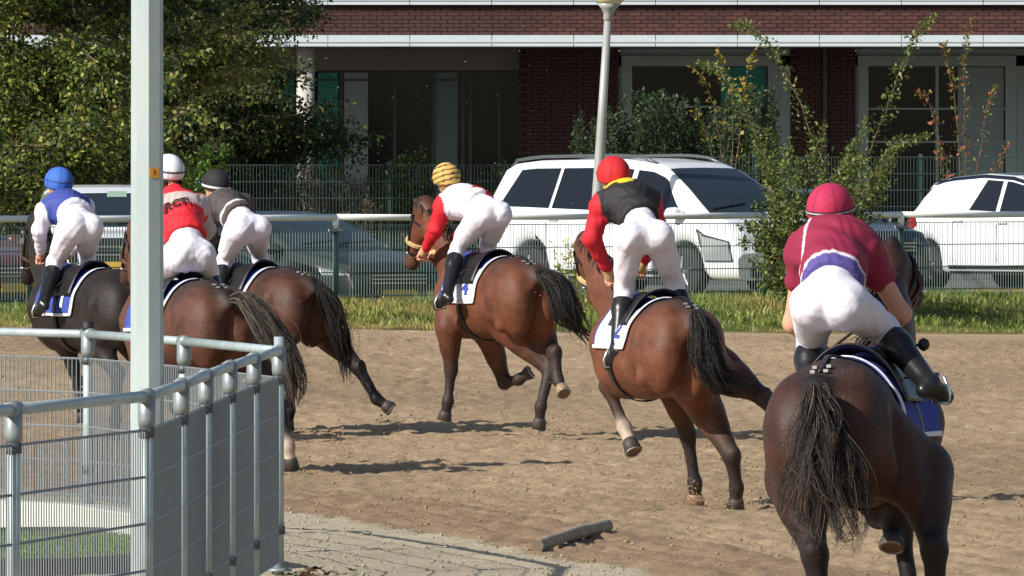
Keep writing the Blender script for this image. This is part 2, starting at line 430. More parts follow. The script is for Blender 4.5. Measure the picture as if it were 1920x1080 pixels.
far_mesh_fence(1.2, 7.9, 167.5, 2.53, 'green mesh fence in front of the right hand windows, behind the parked cars', None)

# ---------------------------------------------------------------- near enclosure: tubular rail fence with mesh
def near_fence():
    posts = [(25, 464.), (275, 438.6), (340, 417.3), (386, 398.8), (431, 381.9), (476, 366.4), (523, 352.)]
    pp = [Vector(((px - 960) / s, F / s, 0)) for px, s in posts]
    first = pp[0] + (pp[0] - pp[1]) * 1.02; pp = [first + (pp[0] - pp[1]) * 0.9, first] + pp
    back = [(-225, 310.), (165, 320.), (345, 334.)]
    bb = [Vector(((px - 960) / s, F / s, 0)) for px, s in back] + [pp[-1]]
    root = empty('enclosure_fence', (pp[-1].x, pp[-1].y, 0.25))
    tag(root, 'galvanised tubular rail fence with wire mesh panels round the enclosure at lower left', 'fence')
    inv = Matrix.Translation((-pp[-1].x, -pp[-1].y, -0.25))
    def add(o): o.matrix_parent_inverse = inv; return o
    ZR = 1.415
    def gz(p): return 0.24
    for line, nm in ((pp, 0), (bb, 1)):
        for i, p in enumerate(line):
            if nm == 1 and i == len(line) - 1: continue
            last = (nm == 0 and i == len(line) - 1)
            top = ZR + (0.075 if last else 0.0)
            base = gz(p) if nm == 0 else 0.40
            pr = 0.027 if nm == 0 else 0.030
            add(MB().tube([(p.x, p.y, base - .02), (p.x, p.y, top)], pr, 12).build('post', galv, root, True))
            # tee fitting: sleeve on the post under the rail, and collar on the rail
            add(MB().tube([(p.x, p.y, ZR - 0.13), (p.x, p.y, ZR - 0.1), (p.x, p.y, ZR + 0.02)], [pr + .007, pr + .011, pr + .011], 12).build('tee_fitting', galv_dark, root, True))
            nb = line[min(i + 1, len(line) - 1)] - line[max(i - 1, 0)]; nb.normalize()
            add(MB().tube([(p.x - nb.x * .07, p.y - nb.y * .07, ZR), (p.x + nb.x * .07, p.y + nb.y * .07, ZR)], 0.034, 12).build('rail_collar', galv_dark, root, True))
            if nm == 1 and i == 1:
                add(MB().tube([(p.x, p.y, ZR), (p.x, p.y, ZR + 0.075)], 0.034, 12).build('post_cap', mat('black plastic', lin((32, 33, 35)), 0.6), root, True))
            # foot plate and mesh clamps
            for zc in (ZR - 0.155, base + 0.22):
                add(MB().tube([(p.x, p.y, zc - 0.022), (p.x, p.y, zc + 0.022)], pr + 0.008, 10).build('clamp', mat('dark clamp', lin((84, 88, 92)), 0.5, metal=0.4), root, True))
            add(MB().lathe([(0.07, base), (0.07, base + 0.012), (0.04, base + 0.02)], (p.x, p.y, 0), 12).build('foot_plate', galv_dark, root, True))
            if i < len(line) - 1:
                p2 = line[i + 1]
                add(MB().tube([(p.x, p.y, ZR), (p2.x, p2.y, ZR)], 0.0245, 12).build('rail', galv, root, True))
                L_ = (p2 - p).length; u = (p2 - p).normalized() * 0.035
                add(wire_panel('mesh_panel', p + u, p2 - u, ZR - 1.13 if nm == 0 else ZR - .97, ZR - 0.145, int(L_ / 0.05), [0.0, 0.2, 0.4, 0.6, 0.8] + ([0.98] if nm == 0 else []), 0.003 if nm == 0 else 0.0034, wire_near, root, 0.0062))
    return pp, bb
PP, BB = near_fence()

# concrete kerb under the back row, artificial turf in front of it
conc = mat('pale concrete', lin((205, 205, 196)), 0.85, var=0.08, scale=3, bump=0.3)
def kerbs():
    for i_, (a, b) in enumerate(zip(BB[:-1], BB[1:])):
        if i_ == len(BB) - 2: b = b + (a - b).normalized() * .9
        v = b - a; L_ = v.length; rz = math.atan2(v.y, v.x); c = (a + b) / 2
        o = MB().box((0, 0, 0), (L_ - 0.008, 0.22, 0.34)).build('concrete_kerb', conc)
        o.location = (c.x, c.y, 0.25); o.rotation_euler = (0, 0, rz)
        bv = o.modifiers.new('b', 'BEVEL'); bv.width = 0.012; bv.segments = 2
        o['kind'] = 'structure'; o['label'] = 'pale concrete kerb under the rear posts of the enclosure'
    turf = mat('artificial turf', lin((104, 132, 70)), 0.9, col2=lin((84, 114, 54)), scale=12, bump=0.5, bscale=60)
    # rounded turf pad with dark edging
    cx, cy, rx, ry = -2.62, 61.2, 0.86, 2.55
    ring = [(cx + rx * math.cos(a) * (1 if math.cos(a) > 0 else 1.3), cy + ry * math.sin(a)) for a in np.linspace(0, 2 * math.pi, 48, endpoint=False)]
    z = 0.285
    root = empty('turf_pad', (cx, cy, z)); tag(root, 'round pad of short green turf with dark edging inside the enclosure', 'turf pad')
    inv = Matrix.Translation((-cx, -cy, -z))
    m = MB(); m.add([(x, y, z) for x, y in ring], [tuple(range(48))]); o = m.build('turf_surface', turf, root); o.matrix_parent_inverse = inv
    e = MB(); n = 48
    vs = []
    for x, y in ring:
        ux, uy = (x - cx), (y - cy); l = math.hypot(ux, uy); ux /= l; uy /= l
        vs += [(x, y, z - .1), (x, y, z + .03), (x + ux * .05, y + uy * .05, z + .03), (x + ux * .05, y + uy * .05, z - .1)]
    fs = []
    for i in range(n):
        j = (i + 1) % n
        for k in range(3): fs.append((i * 4 + k, j * 4 + k, j * 4 + k + 1, i * 4 + k + 1))
    e.add(vs, fs); o = e.build('edging', mat('dark rubber', lin((52, 52, 54)), 0.8), root); o.matrix_parent_inverse = inv
    nb = 16000; a = RNG.random(nb) * 6.283; rr = np.sqrt(RNG.random(nb)) * .98
    bx = cx + rx * rr * np.cos(a) * np.where(np.cos(a) > 0, 1, 1.3); by = cy + ry * rr * np.sin(a)
    o = blades('turf_blades', bx, by, 0.012 + 0.015 * RNG.random(nb), np.full(nb, .006), grass_m, None, .8, mixcols(nb, [(112, 140, 66), (92, 120, 56), (130, 150, 80)], [2, 2, 1]), root, np.full(nb, z)); o.matrix_parent_inverse = inv
kerbs()

# octagonal steel mast inside the enclosure
def mast():
    x, y = (276 - 960) / 405., F / 405.
    root = empty('steel_mast', (x, y, 0.2)); tag(root, 'tall pale octagonal galvanised mast with a small orange sticker', 'mast')
    mm = mat('mast zinc', lin((178, 190, 188)), 0.55, col2=lin((158, 172, 172)), scale=4.5, metal=0.12, bump=0.04, stretch=(1, 1, .25))
    r0, r1 = 0.0795, 0.066; z1 = 7.5
    v = []; rot = R(7.5)
    for z, r in ((0, r0), (z1, r1)):
        for k in range(8): a = rot + k * math.pi / 4; v.append((r * math.cos(a), r * math.sin(a), z))
    f = [(k, (k + 1) % 8, 8 + (k + 1) % 8, 8 + k) for k in range(8)] + [tuple(range(8, 16))]
    m = MB(); m.add(v, f); m.build('shaft', mm, root)
    MB().lathe([(0.16, 0.0), (0.16, 0.02), (0.09, 0.03)], (0, 0, 0), 16).build('base_plate', galv_dark, root)
    zs = HC - (324 - YH) / 405. - 0.2
    # sticker on the facet that faces right of the camera
    a = rot + math.pi / 8 + 6 * math.pi / 4
    best = min(range(8), key=lambda k: abs(((rot + math.pi / 8 + k * math.pi / 4) - R(-60) + math.pi) % (2 * math.pi) - math.pi))
    a = rot + math.pi / 8 + best * math.pi / 4
    rr = (r0 + (r1 - r0) * zs / z1) * math.cos(math.pi / 8) + 0.0015
    M = Matrix.Rotation(a, 3, 'Z')
    st = MB().box(Vector((rr * math.cos(a), rr * math.sin(a), zs)), (0.002, 0.046, 0.046), M=M).build('sticker', mat('orange sticker', lin((226, 150, 40)), 0.5), root)
    MB().box(Vector(((rr + .0017) * math.cos(a), (rr + .0017) * math.sin(a), zs + .002)), (0.001, 0.006, 0.022), M=M).build('sticker_mark', mat('sticker ink', lin((60, 40, 20)), 0.6), st)
    return root
mast()

# sawn log on the gravel edge
def log():
    a = P(1008, 1024, 331.6); b = P(1136, 987, 314.6)
    root = empty('log', a); tag(root, 'short weathered round wooden post lying on the edge of the gravel', 'log')
    bark = mat('weathered wood', lin((176, 160, 134)), 0.9, col2=lin((122, 110, 92)), scale=9, bump=0.6, bscale=24, stretch=(1, 1, 1))
    pts = []; rs = []
    for i in range(9):
        f = i / 8; p = a.lerp(b, f) - a; p.z += 0.012 * math.sin(f * 3.1); pts.append(p); rs.append(0.036 + 0.004 * math.sin(i * 1.7) + 0.004 * f)
    pts[0] = pts[0] + Vector((0, 0, 0)); rs[0] = 0.034
    MB().tube(pts, rs, 14, cap=False).build('bark', bark, root, True)
    d = (pts[-1] - pts[-2]).normalized(); u = d.orthogonal().normalized(); w = d.cross(u)
    for p, r, s_ in ((pts[-1], rs[-1], 1), (pts[0], rs[0], -1)):
        m = MB(); m.add([p + (u * math.cos(k * .449) + w * math.sin(k * .449)) * r + d * s_ * .003 for k in range(14)], [tuple(range(14))])
        m.build('cut_end', mat('sawn wood', lin((112, 98, 80)), 0.85, var=0.2, scale=40), root)
log()
# small leaf litter at the fence foot
n = 70; lx = -1.236 + .16 * RNG.normal(0, 1, n) + .13; ly = 58.2 + RNG.normal(0, .8, n)
blades('leaf_litter', lx, ly, 0.012 + .03 * RNG.random(n), 0.05 + .03 * RNG.random(n), grass_m, 'few dead leaves and weeds at the foot of the fence end post', 3.0,
       mixcols(n, [(92, 70, 50), (70, 52, 38), (96, 104, 52)], [3, 2, 1]))
n = 260; fy = 60 + RNG.random(n) * 10; fx = -1.46 + (70.4 - fy) * .199 + RNG.normal(0, .02, n)
blades('verge_grass', fx, fy, 0.008 + .012 * RNG.random(n), np.full(n, .008), grass_m, 'thin tufts of grass along the edge between gravel and sand', 1.0, mixcols(n, [(110, 124, 62)], [1]))
# ---------------------------------------------------------------- brick building behind
def building():
    D = 188.2; S = F / D
    def X(px, y=None): return (px - 960) * (y or D) / F
    def Z(py, y=None): return HC - (py - YH) * (y or D) / F
    root = empty('brick_building', (2, D, 0.6)); tag(root, 'dark red brick building with white fascia bands and shaded ground floor windows', 'building')
    inv = Matrix.Translation((-2, -D, -0.6))
    def add(o): o.matrix_parent_inverse = inv; return o
    mort = mat('mortar', lin((64, 43, 39)), 0.95)
    bricks = [mat('brick %d' % i, lin(c), 0.85, var=0.18, scale=5, bump=0.3, bscale=40) for i, c in enumerate([(80, 49, 44), (70, 43, 39), (86, 53, 47)])]
    wht = mat('white fascia', lin((196, 206, 210)), 0.5, var=0.04, scale=2)
    frame_m = mat('pale window frame', lin((142, 154, 152)), 0.6, var=0.05, scale=2)
    OV = 3.4                                        # upper floor overhang, made deep to put the ground floor in shade
    x0, x1 = X(-400), X(2350)
    xb0 = X(330)
    def B(c, d, m, name): return add(MB().box(c, d).build(name, m, root))
    # upper storey body (mortar coloured core) and the soffit
    zf0, zf1 = Z(87), Z(66)                         # lower fascia
    zt = Z(9)
    B(((x0 + x1) / 2, D + 3.16, (zf1 + 9) / 2 + .002), (x1 - x0, 6.3, 9 - zf1), mort, 'upper_wall')
    B(((x0 + x1) / 2, D + 3.2, zf0 + .03), (x1 - x0, 6.36, .05), mat('soffit', lin((120, 122, 122)), 0.8), 'soffit')
    # fascia panels with joints
    px = 615 - 153.5 * 6
    k = 0
    while px < 2300:
        xa, xb = X(px) + .006, X(px + 153.5) - .006
        for z0, z1 in ((zf0, zf1), (zt, zt + .19)):
            c = ((xa + xb) / 2, D - .05, (z0 + z1) / 2)
            B(c, (xb - xa, .16, z1 - z0), wht, 'fascia_panel')
            B((c[0], D - .136, z0 + (z1 - z0) * .36), (xb - xa, .012, .012), mat('fascia groove', lin((140, 148, 150)), .6), 'fascia_groove')
        px += 153.5
    # bricks of the band: those in view are single pieces
    bm = []
    for i in range(3):
        mb = MB().box((0, 0, 0), (.208, .06, .056)); me = bpy.data.meshes.new('brick'); me.from_pydata([tuple(v) for v in mb.v], [], mb.f); me.update(); me.materials.append(bricks[i]); bm.append(me)
    rest = MB(); cnt = 0
    course = .0655; nrow = int((zt - zf1) / course)
    for r_ in range(nrow):
        z = zf1 + .034 + r_ * course
        x = X(500) + (.11 if r_ % 2 else 0)
        while x < X(1960):
            yo = random.uniform(-.003, .003)
            if cnt < 300 and X(1000) < x:
                o = bpy.data.objects.new('brick', bm[random.choice((0, 0, 1, 1, 2))]); COL.objects.link(o); o.parent = root
                o.matrix_parent_inverse = inv; o.location = (x, D + yo, z); cnt += 1
            else: rest.box((x, D + yo, z), (.208, .06, .056))
            x += .22
    o = add(rest.build('brick_courses', bricks[1], root)); o['kind'] = 'stuff'
    # ground floor wall, set back in shade
    G = D + OV
    zb = 0.5
    def pier(pa, pb, y=G):
        xa, xb = X(pa, y), X(pb, y)
        B(((xa + xb) / 2, y + .2, (zf0 + zb) / 2), (xb - xa, .34, zf0 - zb), mort, 'pier_core')
        m = MB(); z = zb + .03; r_ = 0
        while z < zf0 - .03:
            x = xa + (.11 if r_ % 2 else .0)
            while x < xb - .02:
                w = min(.208, xb - x)
                m.box((x + w / 2, y + random.uniform(-.002, .002), z), (w, .06, .056)); x += .22
            z += course; r_ += 1
        o = add(m.build('brick_courses', bricks[1], root)); o['kind'] = 'stuff'
    pier(975, 1160); pier(1482, 1604); pier(1925, 2350)
    B((X(1547, G), G - .06, (zf0 + zb) / 2), (.07, .06, zf0 - zb - .01), mat('drainpipe', lin((60, 64, 66)), .5), 'drainpipe')
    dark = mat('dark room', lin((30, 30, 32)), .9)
    glass = mat('window glass', lin((20, 24, 26)), 0.1, spec=0.22)
    teal = mat('teal curtain', lin((44, 122, 112)), .8, var=.2, scale=10, stretch=(6, 1, .2))
    pale = mat('pale curtain', lin((128, 140, 140)), .8, var=.2, scale=10, stretch=(6, 1, .2))
    dfr = mat('dark window bar', lin((58, 60, 62)), .6)
    # back of the rooms
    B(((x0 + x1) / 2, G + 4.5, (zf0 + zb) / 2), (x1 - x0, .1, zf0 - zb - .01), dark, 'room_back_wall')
    def window(pa, pb, pytop, bars_v, bars_h, fr, curtains, y, fw=20):
        xa, xb, zt_ = X(pa, y), X(pb, y), Z(pytop, y); z0 = 1.2
        w = empty('window', ((xa + xb) / 2, y, z0)); w.parent = root; w.matrix_parent_inverse = inv
        winv = (inv.inverted() @ Matrix.Translation(w.location) ) if False else None
        c = w.location
        def L_(o): o.location = -c; return o
        m = MB(); f = fw / S
        m.box(((xa - f / 2), y, (z0 + zt_) / 2), (f, .16, zt_ - z0)); m.box(((xb + f / 2), y, (z0 + zt_) / 2), (f, .16, zt_ - z0))
        m.box(((xa + xb) / 2, y - .003, zt_ + f / 2), (xb - xa + 2 * f, .16, f))
        L_(m.build('frame', fr, w))
        for b in bars_v: L_(MB().box((X(b, y), y + .01, (z0 + zt_) / 2), (.055, .05, zt_ - z0)).build('mullion', fr, w))
        for b in bars_h: L_(MB().box(((xa + xb) / 2, y + .012, Z(b, y)), (xb - xa, .045, .03)).build('transom', fr, w))
        edges = [pa] + list(bars_v) + [pb]
        for e0, e1 in zip(edges[:-1], edges[1:]):
            L_(MB().box(((X(e0, y) + X(e1, y)) / 2, y + .02, (z0 + zt_) / 2), (X(e1, y) - X(e0, y), .008, zt_ - z0)).build('pane', glass, w))
        for (a, b, mm) in curtains:
            n = 14; m = MB(); pts = [(X(a, y) + (X(b, y) - X(a, y)) * i / n, y - .0 + .012 + .0 * i) for i in range(n + 1)]
            v = []; ff = []
            for i, (xx, yy) in enumerate(pts):
                yy = y + .014 - .003 * (i % 2)
                v += [(xx, yy, z0), (xx, yy, zt_ - .02)]
            ff = [(2 * i, 2 * i + 2, 2 * i + 3, 2 * i + 1) for i in range(n)]
            m.add(v, ff); L_(m.build('curtain', mm, w))
    window(1185, 1440, 124, [], [200], frame_m, [(1352, 1436, teal)], G + .1)  # teal curtain widened to stand in for a reflection on the pane
    B(((X(1162, G) + X(1482, G)) / 2, G + .16, (zf0 + Z(104, G)) / 2), (X(1482, G) - X(1162, G), .2, zf0 - Z(104, G) - .004), frame_m, 'window_header')
    window(1628, 1885, 124, [1757], [204, 266], frame_m, [(1796, 1882, pale)], G + .1)  # pale curtain widened, likewise in place of a pane reflection
    B(((X(1606, G) + X(1924, G)) / 2, G + .16, (zf0 + Z(104, G)) / 2), (X(1924, G) - X(1606, G), .2, zf0 - Z(104, G) - .004), frame_m, 'window_header')
    for pa, pb in ((1460, 1482), (1905, 1924), (1160, 1165), (1604, 1608)):
        B(((X(pa, G) + X(pb, G)) / 2, G + .1, (zf0 + zb) / 2 - .1), (X(pb, G) - X(pa, G), .12, zf0 - zb - .4), frame_m, 'window_jamb')
    # recessed glazed bay on the left with a pale round column
    Y2 = G + .5
    B(((X(400, Y2) + X(974, Y2)) / 2, Y2 - .1, (zf0 + Z(132, Y2)) / 2), (X(974, Y2) - X(400, Y2), .3, zf0 - Z(132, Y2) - .003), mat('bay lintel', lin((112, 104, 98)), .8), 'bay_lintel')
    window(420, 972, 134, [640, 740, 812, 868, 882, 936], [150], dfr, [(596, 634, teal), (500, 552, teal), (812, 858, mat('grey green blind', lin((90, 108, 104)), .8)), (645, 690, pale)], Y2, 6)
    add(MB().tube([(X(572), D + .45, .5), (X(572), D + .45, zf0)], .155, 20).build('column', mat('pale column', lin((180, 176, 168)), .7), root, True))
    B((X(735), D + .8, zf0 - .02), (.35, .25, .05), mat('ceiling lamp housing', lin((70, 70, 72)), .6), 'ceiling_light')
building()

# ---------------------------------------------------------------- foliage
def leaves_mesh(name, C, N, L_, W, cols, m, parent=None):
    """leaf = bent diamond of two triangles each side of the rib. C centres, N leaf axis directions"""
    n = len(C); N = N / np.linalg.norm(N, axis=1, keepdims=True)
    up = RNG.normal(0, 1, (n, 3)); up[:, 2] += 1.6; side = np.cross(N, up); side /= np.linalg.norm(side, axis=1, keepdims=True) + 1e-9
    nrm = np.cross(side, N)
    L_ = L_[:, None]; W = W[:, None]
    a = C; b = C + N * L_ * .45 + side * W * .5 - nrm * W * .12; c = C + N * L_ - nrm * L_ * .12; d = C + N * L_ * .45 - side * W * .5 - nrm * W * .12
    V = np.stack([a, b, c, d], 1).reshape(-1, 3); i = np.arange(n)[:, None] * 4
    T = np.concatenate([i + [[0, 1, 2]], i + [[0, 2, 3]]], 0)
    me = mesh_np(name, V, T); set_col(me, np.repeat(cols, 4, 0))
    return link(name, me, m, parent)
leafm = leafmat('leaf', trans=0.24, rough=0.5)

def branch_path(a, b, sag=0.0, n=7, jit=0.04):
    pts = []
    for i in range(n):
        f = i / (n - 1); p = Vector(a).lerp(Vector(b), f); p.z += sag * math.sin(f * math.pi)
        if 0 < i: p += Vector((random.uniform(-jit, jit), random.uniform(-jit, jit), random.uniform(-jit, jit)))
        pts.append(p)
    return pts
bark_m = mat('bark', lin((88, 76, 62)), .9, var=.3, scale=12, bump=.5)

def big_tree(base, label, limbs, nleaf, pal, w, leaf=(.07, .045), spray=.55, trunk_r=.16, name='broadleaf_tree', droop=-.35):
    """limbs: list of end points; each limb bears drooping flat sprays of leaves"""
    root = empty(name, base); tag(root, label, 'tree'); base = Vector(base)
    tm = MB(); C = []; N = []; G = []
    top = Vector((sum(l[0] for l in limbs) / len(limbs), sum(l[1] for l in limbs) / len(limbs), max(l[2] for l in limbs))) - base
    trunk = branch_path((0, 0, -.1), (top.x * .5, top.y * .5, top.z * .8), 0, 8, .05)
    tm.tube(trunk, [trunk_r * (1 - .7 * i / 7) for i in range(8)], 8)
    tips = []
    for l in limbs:
        e = Vector(l) - base
        k = min(range(8), key=lambda i: abs(trunk[i].z - (e.z - .25 * abs(e.x))))
        pts = branch_path(trunk[k], e, .15, 8, .08)
        tm.tube(pts, [.05 * (1 - .8 * i / 7) for i in range(8)], 5)
        for i in range(3, 8):
            for _ in range(3):
                d = Vector((random.gauss(0, 1), random.gauss(0, 1), random.gauss(-.15, .45))).normalized() * random.uniform(.5, 1.3) * spray
                tips.append((pts[i].copy(), pts[i] + d))
    per = max(4, nleaf // len(tips))
    for a, b in tips:
        tm.tube([a, (a + b) / 2 + Vector((0, 0, .04)), b], [.01, .007, .003], 3, cap=False)
        ax = np.array(b - a); hue = random.random()
        f = RNG.random(per) ** .7; lat = RNG.normal(0, .11, (per, 3)) * np.array([1, 1, .5]) * (0.4 + f[:, None])
        c = np.array(a) + ax * f[:, None] * 1.15 + lat; c[:, 2] += droop * .2 * f ** 2
        nn = ax / np.linalg.norm(ax) + RNG.normal(0, .7, (per, 3)); nn[:, 2] += droop
        C.append(c); N.append(nn); G.append(np.full(per, hue))
    C = np.concatenate(C); N = np.concatenate(N); G = np.concatenate(G); n = len(C)
    tm.build('trunk', bark_m, root, True)
    cols = mixcols(n, pal, w) * (0.75 + .5 * G[:, None])
    leaves_mesh('crown', C, N, leaf[0] * (.5 + .8 * RNG.random(n)), leaf[1] * (.5 + .8 * RNG.random(n)), cols, leafm, root)
    return root

def pts_in_px(n, px0, px1, py0, py1, s0, s1, shape=None):
    out = []
    while len(out) < n:
        px = random.uniform(px0, px1); py = random.uniform(py0, py1)
        if shape and not shape(px, py): continue
        out.append(tuple(P(px, py, random.uniform(s0, s1))))
    return out
# big olive green tree, upper left
big_tree((-6.2, 160.5, .5), 'large olive green broadleaf tree filling the upper left corner', pts_in_px(95, -160, 420, -330, 330, 126, 135, lambda x, y: y < 330 - max(0, x - 250) * .5),
         100000, [(118, 126, 53), (95, 107, 43), (70, 88, 39), (156, 150, 74), (50, 67, 35)], [2.6, 3, 3, 1.5, 2.8], (.095, .06), .6, .2)
big_tree((-5.7, 170.5, .5), 'darker green tree behind the mast, its branches reaching over the building corner', pts_in_px(72, 250, 600, -200, 330, 119, 124, lambda x, y: x < 560 + (60 - y) * .2 if y < 190 else x < 600 - abs(y - 265) * .6) + pts_in_px(9, 560, 655, 205, 280, 119, 123, lambda x, y: abs(y - 245) < (690 - x) * .3),
         78000, [(62, 80, 38), (48, 64, 32), (82, 92, 42), (126, 120, 58)], [3, 3, 2, .7], (.085, .055), .55, .18)
big_tree((-5.3, 158.5, .5), 'yellow green leafy branches of a tree just right of the mast', pts_in_px(16, 330, 520, 40, 130, 130, 132, None),
         7000, [(152, 146, 74), (128, 128, 58), (104, 112, 48), (176, 170, 98)], [3, 3, 2, 1.3], (.085, .055), .42, .09)

def shrub(name, label, base, stems, nleaf, pal, w, leaf=(.06, .04), cat='shrub', spread=.12, r=.012, grp=None, fill=None, leaflets=True):
    """stems: lists of points; leaves set along the stems and on side twigs"""
    root = empty(name, base); tag(root, label, cat, grp); base = Vector(base)
    sm = MB(); C = []; N = []
    tot = sum(sum((Vector(b) - Vector(a)).length for a, b in zip(s[:-1], s[1:])) for s in stems)
    for s in stems:
        pts = [Vector(p) - base for p in s]
        # refine
        fine = []
        for a, b in zip(pts[:-1], pts[1:]):
            for i in range(4): fine.append(a.lerp(b, i / 4) + Vector((random.gauss(0, .008), random.gauss(0, .008), random.gauss(0, .008))))
        fine.append(pts[-1]); k = len(fine)
        sm.tube(fine, [r * (1 - .75 * i / (k - 1)) for i in range(k)], 4, cap=False)
        ln = sum((b - a).length for a, b in zip(pts[:-1], pts[1:])); m = max(6, int(nleaf * ln / tot))
        A = np.array([tuple(p) for p in fine]); f = RNG.random(m) ** .8 * (k - 1.001); i0 = f.astype(int); fr = (f - i0)[:, None]
        c = A[i0] * (1 - fr) + A[i0 + 1] * fr; ax = A[i0 + 1] - A[i0]; ax /= np.linalg.norm(ax, axis=1, keepdims=True) + 1e-9
        sp = spread * (1.15 - .85 * (f / (k - 1)))[:, None]
        off = RNG.normal(0, 1, (m, 3)); off /= np.linalg.norm(off, axis=1, keepdims=True); rad = RNG.random((m, 1))
        c = c + off * sp * rad
        C.append(c); N.append(off * 1.0 + ax * .7 + RNG.normal(0, .35, (m, 3)))
    C = np.concatenate(C); N = np.concatenate(N); n = len(C)
    sm.build('stems', bark_m, root, True)
    leaves_mesh('foliage', C, N, leaf[0] * (.4 + 1.1 * RNG.random(n) ** 1.5), leaf[1] * (.45 + 1.0 * RNG.random(n) ** 1.5), mixcols(n, pal, w), leafm, root)
    return root

# big straggly bush at the fence, with two long arching shoots
S0 = 148.
def px_stem(pts, s=S0, ds=0): return [tuple(P(x, y, s + ds * i)) for i, (x, y) in enumerate(pts)]
b0 = P(1500, 566, S0)
st = [px_stem([(1500, 566), (1530, 430), (1540, 300), (1500, 190), (1450, 90), (1410, 52), (1372, 44)], S0, -.3),
      px_stem([(1510, 566), (1570, 400), (1630, 290), (1670, 180), (1700, 100), (1725, 55), (1752, 32)], S0, .3),
      px_stem([(1505, 566), (1500, 420), (1440, 300), (1390, 190), (1350, 130), (1310, 120)], S0, -.5),
      px_stem([(1505, 566), (1560, 430), (1640, 330), (1700, 260), (1745, 255)], S0, .4)]
for _ in range(56):
    ex = random.uniform(1400, 1690); ey = random.uniform(170, 420) + abs(ex - 1545) * .55; ey = max(150, min(ey, 470)); mx_ = 1500 + (ex - 1500) * .45
    st.append([tuple(P(1500 + random.uniform(-14, 14), 566, S0 + random.uniform(-.6, .6))), tuple(P(mx_, (566 + ey) / 2 - 20, S0 + random.uniform(-1, 1))), tuple(P(ex, ey, S0 + random.uniform(-1.6, 1.6)))])
for _ in range(22):
    ex = random.uniform(1385, 1480); ey = random.uniform(400, 540)
    st.append([tuple(P(1490, 560, S0)), tuple(P((1490 + ex) / 2, ey + 5, S0 + .4)), tuple(P(ex, ey, S0 + random.uniform(0, 1.2)))])
shrub('fence_bush', 'tall straggly green bush with long arching shoots growing at the outer fence', b0, st, 26000,
      [(112, 122, 62), (92, 108, 54), (72, 90, 46), (142, 146, 84), (128, 112, 62)], [3, 3, 3, 1.0, .5], (.058, .04), spread=.2)
b1 = P(1800, 470, 131.)
st = [px_stem([(1800, 470), (1800, 300), (1790, 180), (1775, 110), (1765, 80)], 131.), px_stem([(1805, 470), (1812, 280), (1806, 120), (1822, 35)], 131.),
      px_stem([(1800, 430), (1770, 290), (1740, 180), (1722, 175)], 131.), px_stem([(1810, 430), (1840, 280), (1850, 200), (1870, 160)], 131.),
      px_stem([(1805, 450), (1860, 330), (1890, 270)], 131.), px_stem([(1800, 450), (1770, 330), (1760, 270)], 131.)]
shrub('berry_shrub', 'slender red berried shrub with reddish leaves in front of the right hand window', b1, st, 900,
      [(124, 128, 66), (150, 96, 60), (164, 84, 62), (104, 112, 56)], [3, 2, 1.4, 2], (.06, .04), spread=.13)
b2 = P(1360, 330, 122.)
st = [px_stem([(1360, 400), (1350, 260), (1330, 170), (1300, 120)], 122.), px_stem([(1365, 400), (1375, 250), (1370, 150), (1345, 95)], 122.), px_stem([(1370, 400), (1390, 220), (1400, 140), (1412, 95)], 122.),
      px_stem([(1360, 400), (1330, 260), (1300, 205)], 122.)]
shrub('yellow_shrub', 'shrub with yellowing autumn leaves in front of the middle window', b2, st, 330,
      [(160, 134, 44), (140, 122, 46), (104, 110, 50), (172, 150, 60)], [3, 3, 2, 1], (.085, .06), spread=.17)
def low_hedge(label, px0, px1, py0, py1, s, n, nl, pal, w, leaf=(.06, .035), name='dark_shrub'):
    st = []
    for _ in range(n):
        ex = random.uniform(px0, px1); ey = random.uniform(py0, py1) + 22 * math.sin(ex * .03); bx = ex + random.uniform(-30, 30)
        d = random.uniform(-1.2, 1.2)
        st.append([tuple(P(bx, 520, s + d)), tuple(P((bx + ex) / 2, 400, s + d)), tuple(P(ex, ey, s + d))])
    return shrub(name, label, P((px0 + px1) / 2, 540, s), st, nl, pal, w, leaf, spread=.2)
DG = [(66, 84, 54), (52, 70, 44), (84, 98, 60), (42, 58, 38)]
low_hedge('dark green shrub behind the roof of the white van, beside the lamp post', 1075, 1250, 190, 290, 119., 70, 44000, DG, [3, 3, 2, 2], (.072, .042))
low_hedge('dark green shrub below the middle window, left of the tall bush', 1240, 1450, 165, 290, 118., 84, 54000, DG, [3, 3, 2, 2], (.072, .042))
low_hedge('dry brown brushwood hedge behind the dark green mesh fence', 480, 700, 310, 370, 121., 110, 12000, [(120, 104, 84), (104, 90, 70), (84, 88, 50), (142, 128, 104)], [3, 3, 2, 2], (.09, .018), 'dry_hedge')
low_hedge('dark ivy green hedge between the dry hedge and the white van', 690, 950, 300, 365, 120.5, 60, 16000, [(70, 92, 44), (92, 108, 46), (52, 72, 38), (140, 134, 54)], [3, 2, 3, .6])
low_hedge('low dark green hedge under the large tree, behind the blue helmet', -60, 420, 330, 400, 123., 130, 30000, [(70, 82, 40), (52, 66, 34), (90, 96, 44)], [3, 3, 2], (.075, .05))
b3 = P(360, 420, 133.)
st = [px_stem([(350 + i * 6, 440), (345 + i * 9, 360), (330 + i * 14, 300 + (i % 3) * 16), (322 + i * 17 + (i % 2) * 14, 275 + (i % 3) * 22)], 133., random.uniform(-.4, .4)) for i in range(7)]
shrub('laurel_shrub', 'bright green laurel shrub behind the rider in red', b3, st, 900, [(128, 156, 66), (104, 138, 54), (150, 172, 84), (84, 112, 44)], [3, 3, 1, 2], (.11, .045), spread=.16)
b4 = P(1090, 580, 155.)
st = [px_stem([(1070 + random.uniform(-40, 40), 585), (1075 + random.uniform(-45, 30), 530), (1080 + random.uniform(-60, 25), 470 + random.uniform(-20, 40))], 155.) for _ in range(16)]
